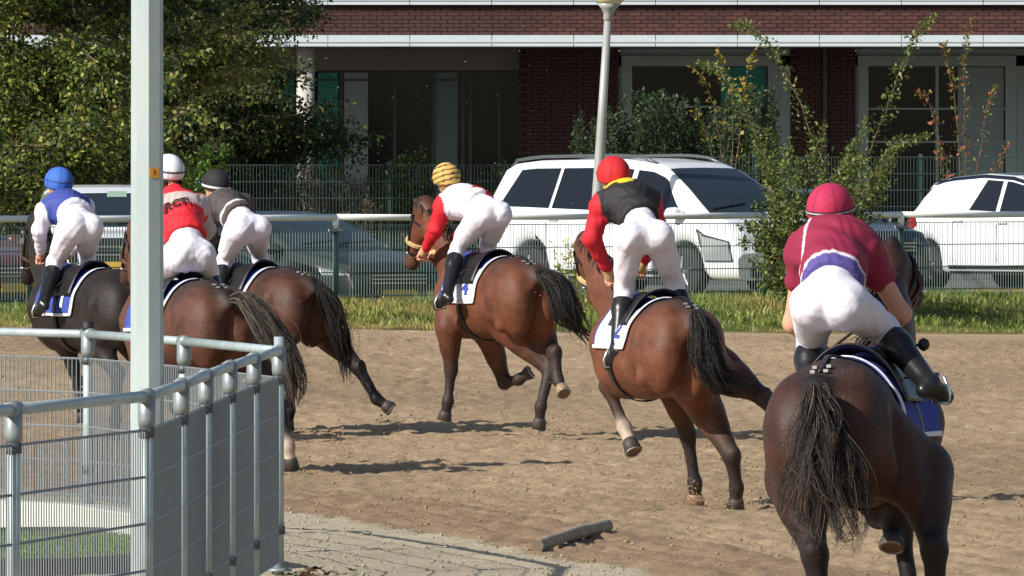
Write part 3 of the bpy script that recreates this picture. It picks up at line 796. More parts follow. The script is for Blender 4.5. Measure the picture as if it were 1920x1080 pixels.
shrub('yellow_green_weed', 'tall yellow green weed on the bank below the head of the fourth horse', b4, st, 700, [(176, 176, 60), (150, 158, 58), (196, 190, 84), (120, 138, 50)], [3, 3, 2, 2], (.05, .028), 'weed', .07, .006)
# ---------------------------------------------------------------- street lamp
def lamp():
    s = 143.; b = P(1108, 575, s); t = P(1139.5, 36, s)
    root = empty('lamp_post', b); tag(root, 'slightly leaning grey lamp post with pale globe, standing before the white van', 'street lamp')
    gm = mat('lamp grey', lin((160, 162, 158)), .5, var=.08, scale=3, metal=.15)
    d = t - b
    MB().tube([d * 0 + Vector((0, 0, -.1)), d * .3, d * .65, d], [.082, .078, .062, .048], 14).build('pole', gm, root, True)
    M = d.to_track_quat('Z', 'Y').to_matrix()
    MB().lathe([(.05, -.02), (.062, 0), (.062, .07), (.07, .09), (.10, .14), (.155, .2)], d, 18, M).build('collar', gm, root, True)
    MB().lathe([(.15, .2), (.2, .26), (.23, .36), (.21, .46), (.13, .53), (.02, .56)], d, 20, M).build('globe', mat('lamp globe', lin((214, 206, 160)), .35), root, True)
lamp()

# ---------------------------------------------------------------- parked cars
def interp(tab, x):
    tab = sorted(tab); xs = [a for a, _ in tab]; ys = [b for _, b in tab]
    return float(np.interp(x, xs, ys))
class Car:
    def __init__(s, L_, W, prof, belt, wheels, wr, zb=.24, tumble=.30, paint=None, roof=None):
        s.L, s.W, s.prof, s.belt, s.wheels, s.wr, s.zb, s.tum = L_, W, prof, belt, wheels, wr, zb, tumble
    def w(s, x):
        u = abs(x) / (s.L / 2); return s.W / 2 * (1 - .16 * max(0, (u - .55) / .45) ** 2.2)
    def ring(s, x):
        """half ring from bottom centre up to top centre, as (y,z)"""
        w = s.w(x); zt = interp(s.prof, x); zb = s.zb
        for xw in s.wheels:
            d = abs(x - xw); ar = s.wr * 1.17
            if d < ar: zb = max(zb, s.wr + math.sqrt(ar * ar - d * d))
        zt = max(zt, zb + .12)
        be = min(interp(s.belt, x), zt - .05)
        wt = w * .955 - s.tum * (zt - be)
        lo = min(zb + .14, be - .06); mid = min(max(.62, lo + .03), be - .04)
        return [(0, zb), (w * .88, zb), (w * .97, zb + .04 if zb > s.zb + .01 else zb + .05), (w * .995, lo), (w, mid), (w * .99, be - .03), (w * .955, be), (wt, zt - .05), (wt * .965, zt - .02), (wt * .85, zt - .006), (wt * .5, zt), (0, zt + .004)]
    def S(s, x, t, side=1):
        r = s.ring(x); i = min(int(t), len(r) - 2); f = t - i
        return Vector((x, side * (r[i][0] * (1 - f) + r[i + 1][0] * f), r[i][1] * (1 - f) + r[i + 1][1] * f))
    def patch(s, c, t0, t1, side=1, nx=8, nt=4, off=.006):
        """c = (x at start/bottom, x at end/bottom, x at start/top, x at end/top)"""
        v = []; f = []
        for j in range(nt + 1):
            g = j / nt; t = t0 + (t1 - t0) * g
            for i in range(nx + 1):
                h = i / nx; x = (c[0] * (1 - g) + c[2] * g) * (1 - h) + (c[1] * (1 - g) + c[3] * g) * h
                p = s.S(x, t, side); e = .01
                n = (s.S(x + e, t, side) - s.S(x - e, t, side)).cross(s.S(x, min(t + .02, 10.99), side) - s.S(x, t - .02, side))
                n = n.normalized() if n.length > 1e-9 else Vector((0, side, 0))
                ref = Vector((0, p.y, p.z - .7)); n = n if n.dot(ref) > 0 else -n
                v.append(p + n * off)
        for j in range(nt):
            for i in range(nx):
                a = j * (nx + 1) + i; f.append((a, a + 1, a + nx + 2, a + nx + 1) if side < 0 else (a + 1, a, a + nx + 1, a + nx + 2))
        return v, f
    def top(s, xa, xb, ymax, nx=6, ny=10, off=.007, inset=0.0):
        """patch over the top surface between xa and xb (windscreen, rear window)"""
        v = []; f = []
        for i in range(nx + 1):
            x = xa + (xb - xa) * i / nx; r = s.ring(x)
            tab = [(q[0], q[1]) for q in r[7:]]; wt = r[7][0]
            dz = interp(s.prof, x + .01) - interp(s.prof, x - .01); n = Vector((-dz, 0, .02)).normalized()
            for j in range(ny + 1):
                y = (-1 + 2 * j / ny) * wt * ymax
                z = float(np.interp(abs(y), [a for a, _ in tab][::-1], [b for _, b in tab][::-1]))
                v.append(Vector((x, y, z)) + n * off)
        for i in range(nx):
            for j in range(ny):
                a = i * (ny + 1) + j; f.append((a, a + ny + 1, a + ny + 2, a + 1))
        return v, f

glass_car = mat('car glass', lin((22, 26, 30)), .06, spec=.7)
glass_wind = mat('windscreen glass', lin((40, 50, 56)), .06, spec=.45)
chrome = mat('car chrome', lin((200, 204, 206)), .18, metal=.9)
lampg = mat('headlight glass', lin((168, 176, 180)), .12, metal=.35, spec=.8)
tyre = mat('tyre', lin((34, 34, 35)), .85); rim_m = mat('alloy rim', lin((176, 178, 180)), .3, metal=.7)
trim = mat('black trim', lin((30, 31, 33)), .55)
red_l = mat('tail lamp', lin((140, 26, 26)), .2)
under = mat('wheel arch lining', lin((18, 18, 19)), .9)

def make_car(name, label, car, loc, rz, paint, wins, wind, rearw, roofpaint=None, rails=False, front='plain', cat='car', ql=(6.15, 6.93), emblem=None):
    root = empty(name, loc, rz); tag(root, label, cat, 'cars parked behind the outer fence')
    hl = car.L / 2
    xs = set(np.linspace(-hl, hl, 56)); 
    for x, _ in car.prof: xs.add(x)
    for xw in car.wheels:
        for a in np.linspace(-1, 1, 17): xs.add(xw + car.wr * 1.17 * a)
    xs = sorted(x for x in xs if -hl <= x <= hl)
    V = []; Fc = []; nr = 23
    for x in xs:
        r = car.ring(x); V += [(x, y, z) for y, z in r] + [(x, -y, z) for y, z in r[-2:0:-1]]
    nr = len(V) // len(xs)
    for i in range(len(xs) - 1):
        for j in range(nr):
            a = i * nr + j; b = i * nr + (j + 1) % nr; Fc.append((a, b, b + nr, a + nr))
    Fc.append(tuple(range(nr))); Fc.append(tuple((len(xs) - 1) * nr + j for j in range(nr))[::-1])
    me = bpy.data.meshes.new('body'); me.from_pydata(V, [], Fc); me.update()
    body = link('body', me, paint, root, True)
    me.polygons[-1].use_smooth = False; me.polygons[-2].use_smooth = False
    def mesh(nm, vf, m, par, sm=True):
        mb = MB(); mb.add(vf[0], vf[1]); return mb.build(nm, m, par, sm)
    hz = .5 if cat == 'van' else 0.0
    for side in (1, -1):
        if roofpaint: mesh('roof_edge', car.patch((rearw[0] - .12, wind[1] + .3, rearw[0] + .2, wind[1] - .02), 6.97, 8.02, side, 12, 4, .004), roofpaint, root)
        for c in wins: mesh('side_window', car.patch(c, ql[0], ql[1], side), glass_car, root)
        # door seams and handle, sill trim
        for x in car.seams: mesh('door_seam', car.patch((x - .006, x + .006, x - .006, x + .006), 2.6, 5.9, side, 1, 6, .002), trim, body)
        for x in car.handles: 
            p = car.S(x, 5.0, side); MB().box((p.x, p.y + side * .018, p.z - .03), (.2, .03, .03)).build('door_handle', paint, body)
        mesh('sill', car.patch((-hl * .52, hl * .45, -hl * .52, hl * .45), 1.2, 2.8, side, 4, 3, .004), trim, root)
        mesh('headlight_housing', car.patch((hl - .58, hl - .07, hl - .68, hl - .13), 3.9 - hz, 5.0 - hz * .6, side, 8, 4, .004), trim, root)
        mesh('headlight', car.patch((hl - .52, hl - .10, hl - .62, hl - .16), 4.0 - hz, 4.9 - hz * .6, side, 8, 4, .008), lampg, root)
        mesh('tail_light', car.patch((-hl + .05, -hl + .32, -hl + .05, -hl + .25), 4.4, 5.8, side, 4, 4, .008), red_l, root)
        # mirror
        mx = car.mirror; p = car.S(mx, 6.2, side)
        MB().lathe([(.03, -.10), (.085, -.085), (.1, 0), (.085, .085), (.03, .10)], Vector((p.x, p.y + side * .13, p.z + .04)), 10, Matrix.Rotation(R(90), 3, 'X') @ Matrix.Scale(.8, 3, Vector((0, 1, 0)))).build('mirror', roofpaint or paint, root, True)
        for xw in car.wheels:
            w = empty('wheel', (xw, side * (car.w(xw) - .12), car.wr)); w.parent = root
            MR = Matrix.Rotation(R(-90 * side), 3, 'X')
            MB().lathe([(car.wr * .6, -.1), (car.wr * .95, -.1), (car.wr, -.07), (car.wr, .07), (car.wr * .95, .1), (car.wr * .66, .105)], (0, 0, 0), 24, MR).build('tyre', tyre, w, True)
            rm = MB()
            rm.lathe([(car.wr * .66, .06), (car.wr * .66, .1), (car.wr * .6, .1), (car.wr * .58, .05), (.02, .05)], (0, 0, 0), 24, MR)
            for k in range(5):
                a = k * 2 * math.pi / 5 + .3; ca, sa = math.cos(a), math.sin(a)
                pts = [MR @ Vector((ca * car.wr * .1, sa * car.wr * .1, .095)), MR @ Vector((ca * car.wr * .62, sa * car.wr * .62, .09))]
                rm.tube(pts, [.03, .022], 5)
            rm.build('rim', rim_m, w)
            MB().lathe([(car.wr * .56, .055), (car.wr * .3, .056)], (0, 0, 0), 20, MR).build('brake_disc', under, w)
    mesh('windscreen', car.top(wind[0], wind[1], .90), glass_wind, root)
    mesh('rear_window', car.top(rearw[0], rearw[1], .86), glass_car, root)
    if roofpaint: mesh('roof_panel', car.top(wind[1] - .02, rearw[0] if rearw[0] > rearw[1] else rearw[1], 1.0, 10, 10, .004), roofpaint, root)
    MB().box((.2, 0, .45), (car.L * .8, car.W * .72, .3)).build('underbody', under, root)
    # nose: grille, plate, bumper opening
    nz = car.nose
    gh = .3 if name == 'white_hatchback' else .16
    MB().box((hl + .004, 0, nz - .12), (.03, car.W * (.8 if gh > .2 else .52), gh)).build('grille', trim, root)
    MB().box((hl + .012, 0, nz - .32), (.03, .52, .11)).build('number_plate', mat('yellow plate', lin((214, 176, 50)), .5), root)
    MB().box((hl + .006, 0, nz - .5), (.03, car.W * .6, .13)).build('bumper_intake', trim, root)
    for k in range(3): MB().box((hl + .026, 0, nz - .08 - k * .05), (.012, car.W * .5, .014)).build('grille_bar', chrome, root)
    if rails:
        for side in (1, -1):
            pts = []
            for i in range(12):
                x = wind[1] - .25 + (rearw[1] + .35 - wind[1]) * i / 11; p = car.S(x, 8.2, side); e = min(i, 11 - i)
                pts.append(p + Vector((0, -side * .02, .06 if e > 0 else 0.0)))
            MB().tube(pts, .022, 8).build('roof_rail', mat('dark roof rail', lin((96, 100, 102)), .4, metal=.4), root, True)
    for side in (1, -1):   # wipers
        xa = wind[0] - .02 if wind[0] < wind[1] else wind[0]
        p = [Vector(car.top(wind[0] + (wind[1] - wind[0]) * .06, wind[0] + (wind[1] - wind[0]) * .16, .8, 1, 2, .02)[0][k]) for k in ((0, 4) if side < 0 else (1, 5))]
        MB().tube(p, .009, 4).build('wiper', trim, root)
    return root

def mk(L_, W, prof, belt, wheels, wr, nose, seams, handles, mirror, **k):
    c = Car(L_, W, prof, belt, wheels, wr, **k); c.nose = nose; c.seams = seams; c.handles = handles; c.mirror = mirror; return c
wpaint = mat('white car paint', lin((236, 238, 240)), .28, spec=.5, coat=.6, var=.02, scale=1)
gpaint = mat('dark grey car paint', lin((34, 40, 42)), .4, coat=.12, metal=.0, var=.05, scale=2)
npaint = mat('navy car paint', lin((24, 28, 46)), .25, coat=.4, metal=.0, var=.05, scale=2)
mpaint = mat('maroon car paint', lin((88, 40, 46)), .3, coat=.5, var=.05, scale=2)
HD = R(-50)
# white people carrier
van = mk(5.1, 1.92, [(2.55, .60), (2.53, .84), (2.42, .94), (2.25, 1.02), (1.98, 1.10), (1.5, 1.42), (1.0, 1.70), (.75, 1.78), (.05, 1.84), (-1.6, 1.82), (-2.1, 1.78), (-2.3, 1.70), (-2.45, 1.40), (-2.53, 1.08), (-2.55, .5)],
         [(2.55, .80), (1.9, 1.0), (-2.55, 1.14)], (1.60, -1.45), .34, .84, (1.4, .4, -1.1), (.5, -.95), 1.52, tumble=.38)
make_car('people_carrier', 'big white people carrier with dark side windows and roof rails behind the lamp post', van, (1.89, 146.8, .66), R(-49), wpaint,
         [(1.66, .45, 1.08, .45), (.35, -1.06, .35, -1.04), (-1.12, -2.2, -1.1, -1.9)], (1.94, .98), (-2.3, -2.5), rails=True, cat='van', ql=(6.12, 6.9))
suv_prof = lambda h: [(2.12, .6), (2.1, .82), (2.02, .92), (1.6, 1.0), (1.15, 1.05), (.75, 1.26), (.28, h - .09), (0, h - .03), (-.6, h), (-1.3, h - .05), (-1.62, h - .13), (-1.88, h - .42), (-2.06, 1.05), (-2.12, .8), (-2.12, .5)]
suv = mk(4.24, 1.78, suv_prof(1.62), [(2.1, .78), (1.1, .98), (-2.1, 1.07)], (1.3, -1.60), .325, .82, (.85, -.12, -1.0), (0.0, -.9), .9)
make_car('white_car', 'white small car with dark blue roof, cut by the right edge of the picture', suv, (7.36, 151.0, .68), HD, wpaint,
         [(.98, .66, .62, .66), (.58, -.12, .58, -.10), (-.2, -.74, -.18, -.50)], (1.1, .3), (-1.64, -1.86), roofpaint=npaint)
suv2 = mk(4.24, 1.80, suv_prof(1.52), [(2.1, .80), (1.1, 1.0), (-2.1, 1.07)], (1.3, -1.28), .325, .84, (.85, -.12, -1.0), (0.0, -.9), .9)
make_car('navy_car', 'dark navy car almost hidden behind the tall bush, between the two white cars', suv2, (3.72, 150.4, .60), HD, npaint,
         [(.82, .0, .42, .0), (-.08, -.92, -.08, -.86), (-.98, -1.62, -.94, -1.34)], (1.1, .3), (-1.64, -1.86))
low_prof = [(2.2, .52), (2.18, .68), (2.08, .78), (1.6, .88), (1.1, .95), (.6, 1.18), (.1, 1.36), (-.3, 1.42), (-.9, 1.40), (-1.35, 1.30), (-1.75, 1.12), (-2.05, .98), (-2.18, .85), (-2.2, .45)]
hatch = mk(4.4, 1.78, low_prof, [(2.2, .66), (1.0, .88), (-2.2, .96)], (1.36, -1.3), .32, .7, (.8, -.25, -1.1), (-.1, -.95), .85)
make_car('dark_grey_car', 'low dark grey car with bright headlight behind the fence, left of the third horse', hatch, (-2.85, 141.2, .40), HD, gpaint,
         [(.75, -.1, .2, -.1), (-.18, -1.05, -.18, -.95), (-1.12, -1.62, -1.02, -1.36)], (1.06, .14), (-1.38, -1.78), front='low')
make_car('maroon_car', 'dark maroon car behind the fence at the left edge of the picture', hatch, (-7.5, 137.6, .52), HD, mpaint,
         [(.75, -.1, .2, -.1), (-.18, -1.05, -.18, -.95), (-1.12, -1.62, -1.02, -1.36)], (1.06, .14), (-1.38, -1.78), front='low')
front_suv = mk(4.1, 1.76, suv_prof(1.60)[:], [(2.1, .82), (1.1, 1.0), (-2.1, 1.07)], (1.3, -1.28), .325, .92, (.85, -.12, -1.0), (0.0, -.9), .9)
front_suv.prof = [(x * 4.1 / 4.24, z) for x, z in front_suv.prof]
fc = make_car('white_hatchback', 'white car facing the camera with chrome emblem in its dark grille, behind the blue rider', front_suv, (-5.06, 138.4, .56), R(-82), wpaint,
         [(.82, .0, .42, .0), (-.08, -.92, -.08, -.86), (-.98, -1.62, -.94, -1.34)], (1.06, .3), (-1.60, -1.80), rails=True)
# emblem: angular S of two hooked bars
e = MB(); xf = 2.05 + .035
for pts in ([(-.005, .055), (-.075, .015), (.03, -.02)], [(.005, -.055), (.075, -.015), (-.03, .02)], [(-.06, -.028), (.0, -.062), (.01, -.05)], [(.06, .028), (0, .062), (-.01, .05)]):
    e.tube([(xf, y, .80 + z) for y, z in pts], .015, 5)
e.build('emblem', chrome, fc)
MB().box((1.02, 0, 1.49), (.04, .24, .07)).build('inner_mirror', mat('mirror reflection', lin((150, 180, 160)), .3), fc)
# ---------------------------------------------------------------- smooth bodies from blended solids
class Sdf:
    """smooth union of tapered capsules and ellipsoids; meshed with surface nets"""
    def __init__(s): s.p = []; s.n = []
    def cap(s, a, b, ra, rb, col=0, k=.04, ysc=1.0): s.p.append(('c', np.array(a, float), np.array(b, float), ra, rb, k, col, ysc)); return s
    def ell(s, c, r, col=0, k=.05, rot=None): s.p.append(('e', np.array(c, float), np.array(r, float), rot, 0, k, col, 1.0)); return s
    def cut(s, c, r, k=.06, rot=None): s.n.append((np.array(c, float), np.array(r, float), rot, k)); return s
    def bounds(s, pad=.06):
        lo = np.full(3, 9e9); hi = -lo
        for q in s.p:
            l, h = s.bb(q); lo = np.minimum(lo, l); hi = np.maximum(hi, h)
        return lo - pad, hi + pad
    def bb(s, q):
        if q[0] == 'c':
            r = max(q[3], q[4]); return np.minimum(q[1], q[2]) - r, np.maximum(q[1], q[2]) + r
        r = q[2] if q[3] is None else np.full(3, q[2].max()); return q[1] - r, q[1] + r
    def one(s, q, X):
        if q[0] == 'c':
            a, b, ra, rb, ysc = q[1], q[2], q[3], q[4], q[7]
            if ysc != 1.0:
                X = X.copy(); a = a.copy(); b = b.copy(); X[:, 1] /= ysc; a[1] /= ysc; b[1] /= ysc
            d = b - a; L2 = d @ d + 1e-12
            t = np.clip((X - a) @ d / L2, 0, 1)
            dist = np.linalg.norm(X - a - t[:, None] * d, axis=1) - (ra + (rb - ra) * t)
            return dist * min(1.0, ysc)
        Y = X - q[1]
        if q[3] is not None: Y = Y @ q[3]
        r = q[2]; k0 = np.linalg.norm(Y / r, axis=1); k1 = np.linalg.norm(Y / (r * r), axis=1) + 1e-9
        return k0 * (k0 - 1.0) / k1
    def ev(s, X):
        f = None
        for q in s.p:
            d = s.one(q, X)
            if f is None: f = d; continue
            k = q[5]; h = np.clip(k - np.abs(f - d), 0, None) / k; f = np.minimum(f, d) - h * h * k * .25
        for c, r, rot, k in s.n:
            d = -s.one(('e', c, r, rot), X); h = np.clip(k - np.abs(f - d), 0, None) / k; f = np.maximum(f, d) + h * h * k * .25
        return f
    def grid(s, h, clip=None, inflate=0.0, wrinkle=None):
        lo, hi = s.bounds(.05 + inflate); n = np.ceil((hi - lo) / h).astype(int) + 1
        ax = [lo[i] + h * np.arange(n[i]) for i in range(3)]
        f = np.full(n, .25)
        for q in s.p:
            l, u = s.bb(q); m = .13 + inflate
            i0 = np.maximum(((l - m - lo) / h).astype(int), 0); i1 = np.minimum(((u + m - lo) / h).astype(int) + 2, n)
            sl_ = tuple(slice(a, b) for a, b in zip(i0, i1))
            G = np.stack(np.meshgrid(*[ax[i][sl_[i]] for i in range(3)], indexing='ij'), -1); sh = G.shape[:3]
            d = s.one(q, G.reshape(-1, 3)).reshape(sh); g = f[sl_]; k = q[5]
            hh = np.clip(k - np.abs(g - d), 0, None) / k; f[sl_] = np.minimum(g, d) - hh * hh * k * .25
        for c, r, rot, kk in s.n:
            m = r.max() + .1; i0 = np.maximum(((c - m - lo) / h).astype(int), 0); i1 = np.minimum(((c + m - lo) / h).astype(int) + 2, n)
            sl_ = tuple(slice(a, b) for a, b in zip(i0, i1)); G = np.stack(np.meshgrid(*[ax[i][sl_[i]] for i in range(3)], indexing='ij'), -1); sh = G.shape[:3]
            d = -s.one(('e', c, r, rot), G.reshape(-1, 3)).reshape(sh); g = f[sl_]; hh = np.clip(kk - np.abs(g - d), 0, None) / kk; f[sl_] = np.maximum(g, d) + hh * hh * kk * .25
        f -= inflate
        if clip or wrinkle:
            G = np.stack(np.meshgrid(*ax, indexing='ij'), -1)
            if wrinkle: f += wrinkle(G)
            for c in (clip or []): f = np.maximum(f, c(G))
        return f, lo
    def mesh(s, name, h, cols=None, clip=None, inflate=0.0, wrinkle=None, off=None):
        f, lo = s.grid(h, clip, inflate, wrinkle); V, Q = surfnet(f, lo, h)
        if cols is not None:
            W = np.zeros(len(V)); C = np.zeros((len(V), 3)); cols = np.array(cols)
            for q in s.p:
                w = np.exp(-np.clip(s.one(q, V), -.05, 1) / .022); W += w; C += w[:, None] * cols[q[6]]
            C /= W[:, None]
        me = mesh_np(name, V - (np.array(off) if off is not None else 0), Q)
        if cols is not None: set_col(me, C)
        return me
def surfnet(f, lo, h):
    n = np.array(f.shape); s = f < 0
    c = [(i, j, k) for i in (0, 1) for j in (0, 1) for k in (0, 1)]
    def sub(a, o): return a[o[0]:n[0] - 1 + o[0], o[1]:n[1] - 1 + o[1], o[2]:n[2] - 1 + o[2]]
    cnt = sum(sub(s, o).astype(np.int8) for o in c); act = (cnt > 0) & (cnt < 8)
    idx = np.full(act.shape, -1, np.int64); ii = np.argwhere(act); idx[act] = np.arange(len(ii))
    acc = np.zeros((len(ii), 3)); num = np.zeros(len(ii))
    for a in range(8):
        for ax in range(3):
            if c[a][ax]: continue
            o = list(c[a]); o[ax] = 1
            f0 = f[ii[:, 0] + c[a][0], ii[:, 1] + c[a][1], ii[:, 2] + c[a][2]]; f1 = f[ii[:, 0] + o[0], ii[:, 1] + o[1], ii[:, 2] + o[2]]
            m = (f0 < 0) != (f1 < 0); t = np.where(m, f0 / (f0 - f1 + 1e-12), 0)
            p = np.tile(np.array(c[a], float), (len(ii), 1)); p[:, ax] += t
            acc[m] += p[m]; num += m
    V = (ii + acc / num[:, None]) * h + lo
    Q = []
    for ax in range(3):
        u, v = (ax + 1) % 3, (ax + 2) % 3
        sl0 = [slice(1, -1)] * 3; sl0[ax] = slice(0, n[ax] - 1); sl1 = list(sl0); sl1[ax] = slice(1, n[ax])
        a, b = s[tuple(sl0)], s[tuple(sl1)]; e = np.argwhere(a != b); inside = a[a != b]
        base = e.copy(); base[:, u] += 1; base[:, v] += 1
        def cell(du, dv):
            q = base.copy(); q[:, u] -= du; q[:, v] -= dv; return idx[q[:, 0], q[:, 1], q[:, 2]]
        q = np.stack([cell(1, 1), cell(0, 1), cell(0, 0), cell(1, 0)], 1)
        q[~inside] = q[~inside][:, ::-1]; Q.append(q)
    return V, np.concatenate(Q)

def march(sdf, C, D, off=0.0, tmax=.75, step=.05):
    """first crossing of the surface from inside point C along direction D (arrays)"""
    C = np.asarray(C, float); D = np.asarray(D, float); D = D / np.linalg.norm(D, axis=1, keepdims=True)
    lo = np.zeros(len(C)); hi = np.zeros(len(C)); done = sdf.ev(C) - off >= 0; t = 0.0
    while t < tmax and not done.all():
        t += step; m = ~done; cur = sdf.ev(C[m] + D[m] * t) - off; idx = np.where(m)[0][cur >= 0]
        lo[idx] = t - step; hi[idx] = t; done[idx] = True
    for _ in range(5):
        md = (lo + hi) / 2; inn = sdf.ev(C + D * md[:, None]) - off < 0; lo = np.where(inn, md, lo); hi = np.where(inn, hi, md)
    return C + D * ((lo + hi) / 2)[:, None]

# ---------------------------------------------------------------- horses
COAT = {}
def coat(name, rough=.55):
    return mat('coat ' + name, (0.1, .05, .03), rough, var=.36, scale=7, attr='Col', bump=.22, bscale=75, spec=.26, stretch=(.55, 1, 1), rvar=.16, speck=(lin((150, 128, 104)), 120, .69, .5))
strand_cache = {}
def hair_mesh(name, guide, rad, n, width, m, parent, seed, off=(0, 0, 0), curl=.02, cols=None, flare=1.0, tipvar=.3):
    """strands along a guide curve: guide points, bundle radius at each"""
    r = np.random.default_rng(seed); G = np.array([tuple(g) for g in guide], float); k = len(G); segs = 14
    tg = np.linspace(0, 1, k); ts = np.linspace(0, 1, segs)
    V = []; Fq = []; CC = []
    # smooth resample of the guide
    fine = np.stack([np.interp(np.linspace(0, 1, 60), tg, G[:, i]) for i in range(3)], 1)
    for _ in range(6): fine[1:-1] = (fine[:-2] + 2 * fine[1:-1] + fine[2:]) / 4
    tf = np.linspace(0, 1, 60)
    nl = max(6, n // 28); lock = r.normal(0, 1, (nl, 3)); lock /= np.linalg.norm(lock, axis=1, keepdims=True); lock *= r.random((nl, 1)) ** .5; wl_ = r.integers(0, nl, n)
    lph = r.random((nl, 3)) * 6.28; llen = 1 - tipvar * r.random(nl)
    base_o = r.normal(0, 1, (n, 3)); base_o /= np.linalg.norm(base_o, axis=1, keepdims=True); base_o *= r.random((n, 1)) ** .6
    ph = r.random((n, 3)) * 6.28; ln = llen[wl_] * (1 - .18 * r.random(n) ** 2); loose = r.random(n) < .1; st = r.random(n) * .12
    for i in range(n):
        t = st[i] + (ln[i] - st[i]) * ts
        c = np.stack([np.interp(t, tf, fine[:, j]) for j in range(3)], 1)
        rr = np.interp(t, tg, rad)
        p_ = ph[i] if loose[i] else lph[wl_[i]]
        wob = np.stack([np.sin(t * (5 + 3 * p_[0] / 6) + p_[j]) for j in range(3)], 1) * curl * t[:, None] * flare * (1.8 if loose[i] else 1)
        mixo = base_o[i] if loose[i] else lock[wl_[i]] * .85 + base_o[i] * (.34 - .24 * t)[:, None]
        c = c + mixo * rr[:, None] + wob
        d = np.gradient(c, axis=0); d /= np.linalg.norm(d, axis=1, keepdims=True) + 1e-9
        u = np.cross(d, r.normal(0, 1, 3)); u /= np.linalg.norm(u, axis=1, keepdims=True) + 1e-9
        w = (width * (0.6 + .8 * r.random()) * (1 - .8 * ts ** 2))[:, None]
        v2 = np.cross(d, u)
        o = len(V) * segs * 3
        V.append(np.stack([c + u * w, c - u * w * .5 + v2 * w * .87, c - u * w * .5 - v2 * w * .87], 1).reshape(-1, 3))
        ii = np.arange(segs - 1) * 3
        for a in range(3):
            b = (a + 1) % 3; Fq.append(np.stack([ii + a, ii + b, ii + b + 3, ii + a + 3], 1) + o)
        if cols is not None:
            q = cols[r.integers(0, len(cols))]; CC.append(np.tile(np.array(lin(q)) * (.7 + .6 * r.random()), (segs * 3, 1)))
    me = mesh_np(name, np.concatenate(V) - np.array(off), np.concatenate(Fq))
    if cols is not None: set_col(me, np.concatenate(CC))
    return link(name, me, m, parent, True)
hair_m = mat('horse hair', (0.03, .03, .03), .6, var=.1, scale=3, attr='Col', spec=.22)
leather = mat('black leather', lin((30, 28, 28)), .45, var=.15, scale=20, bump=.1)
brown_leather = mat('brown leather', lin((84, 58, 42)), .5, var=.15, scale=20)
steel_b = mat('bright steel', lin((210, 212, 214)), .25, metal=.8)
blue_cloth = mat('blue saddle cloth', lin((58, 74, 158)), .85, var=.08, scale=14, bump=.1)
white_cloth = mat('white saddle cloth', lin((232, 232, 238)), .8, var=.04, scale=14, bump=.1)
hoof_m = mat('hoof horn', lin((64, 56, 50)), .6, var=.2, scale=18); hoof_pale = mat('pale hoof horn', lin((150, 120, 94)), .6, var=.12, scale=18)
sole_m = mat('hoof sole with sand', lin((116, 92, 70)), .9, var=.25, scale=30); shoe_m = mat('horse shoe', lin((150, 146, 140)), .4, metal=.6)

class Frame:
    """local frame of a horse: x forward, y left, origin on the ground under mid barrel"""
    def __init__(s, px, s_, theta):
        s.th = R(theta); s.D = F / s_; s.X = (px - 960.) / s_; s.z = zg1(s.X, s.D); s.rz = R(90) + s.th
    def __call__(s, px, py, xl):
        k = (px - 960.) / F; c, n = math.cos(s.th), math.sin(s.th)
        yl = (s.X - n * xl - k * (s.D + c * xl)) / (c - k * n)
        d = s.D + c * xl - n * yl
        return Vector((xl, yl, HC - (py - YH) / F * d - s.z))
    def loc(s): return (s.X, s.D, s.z)

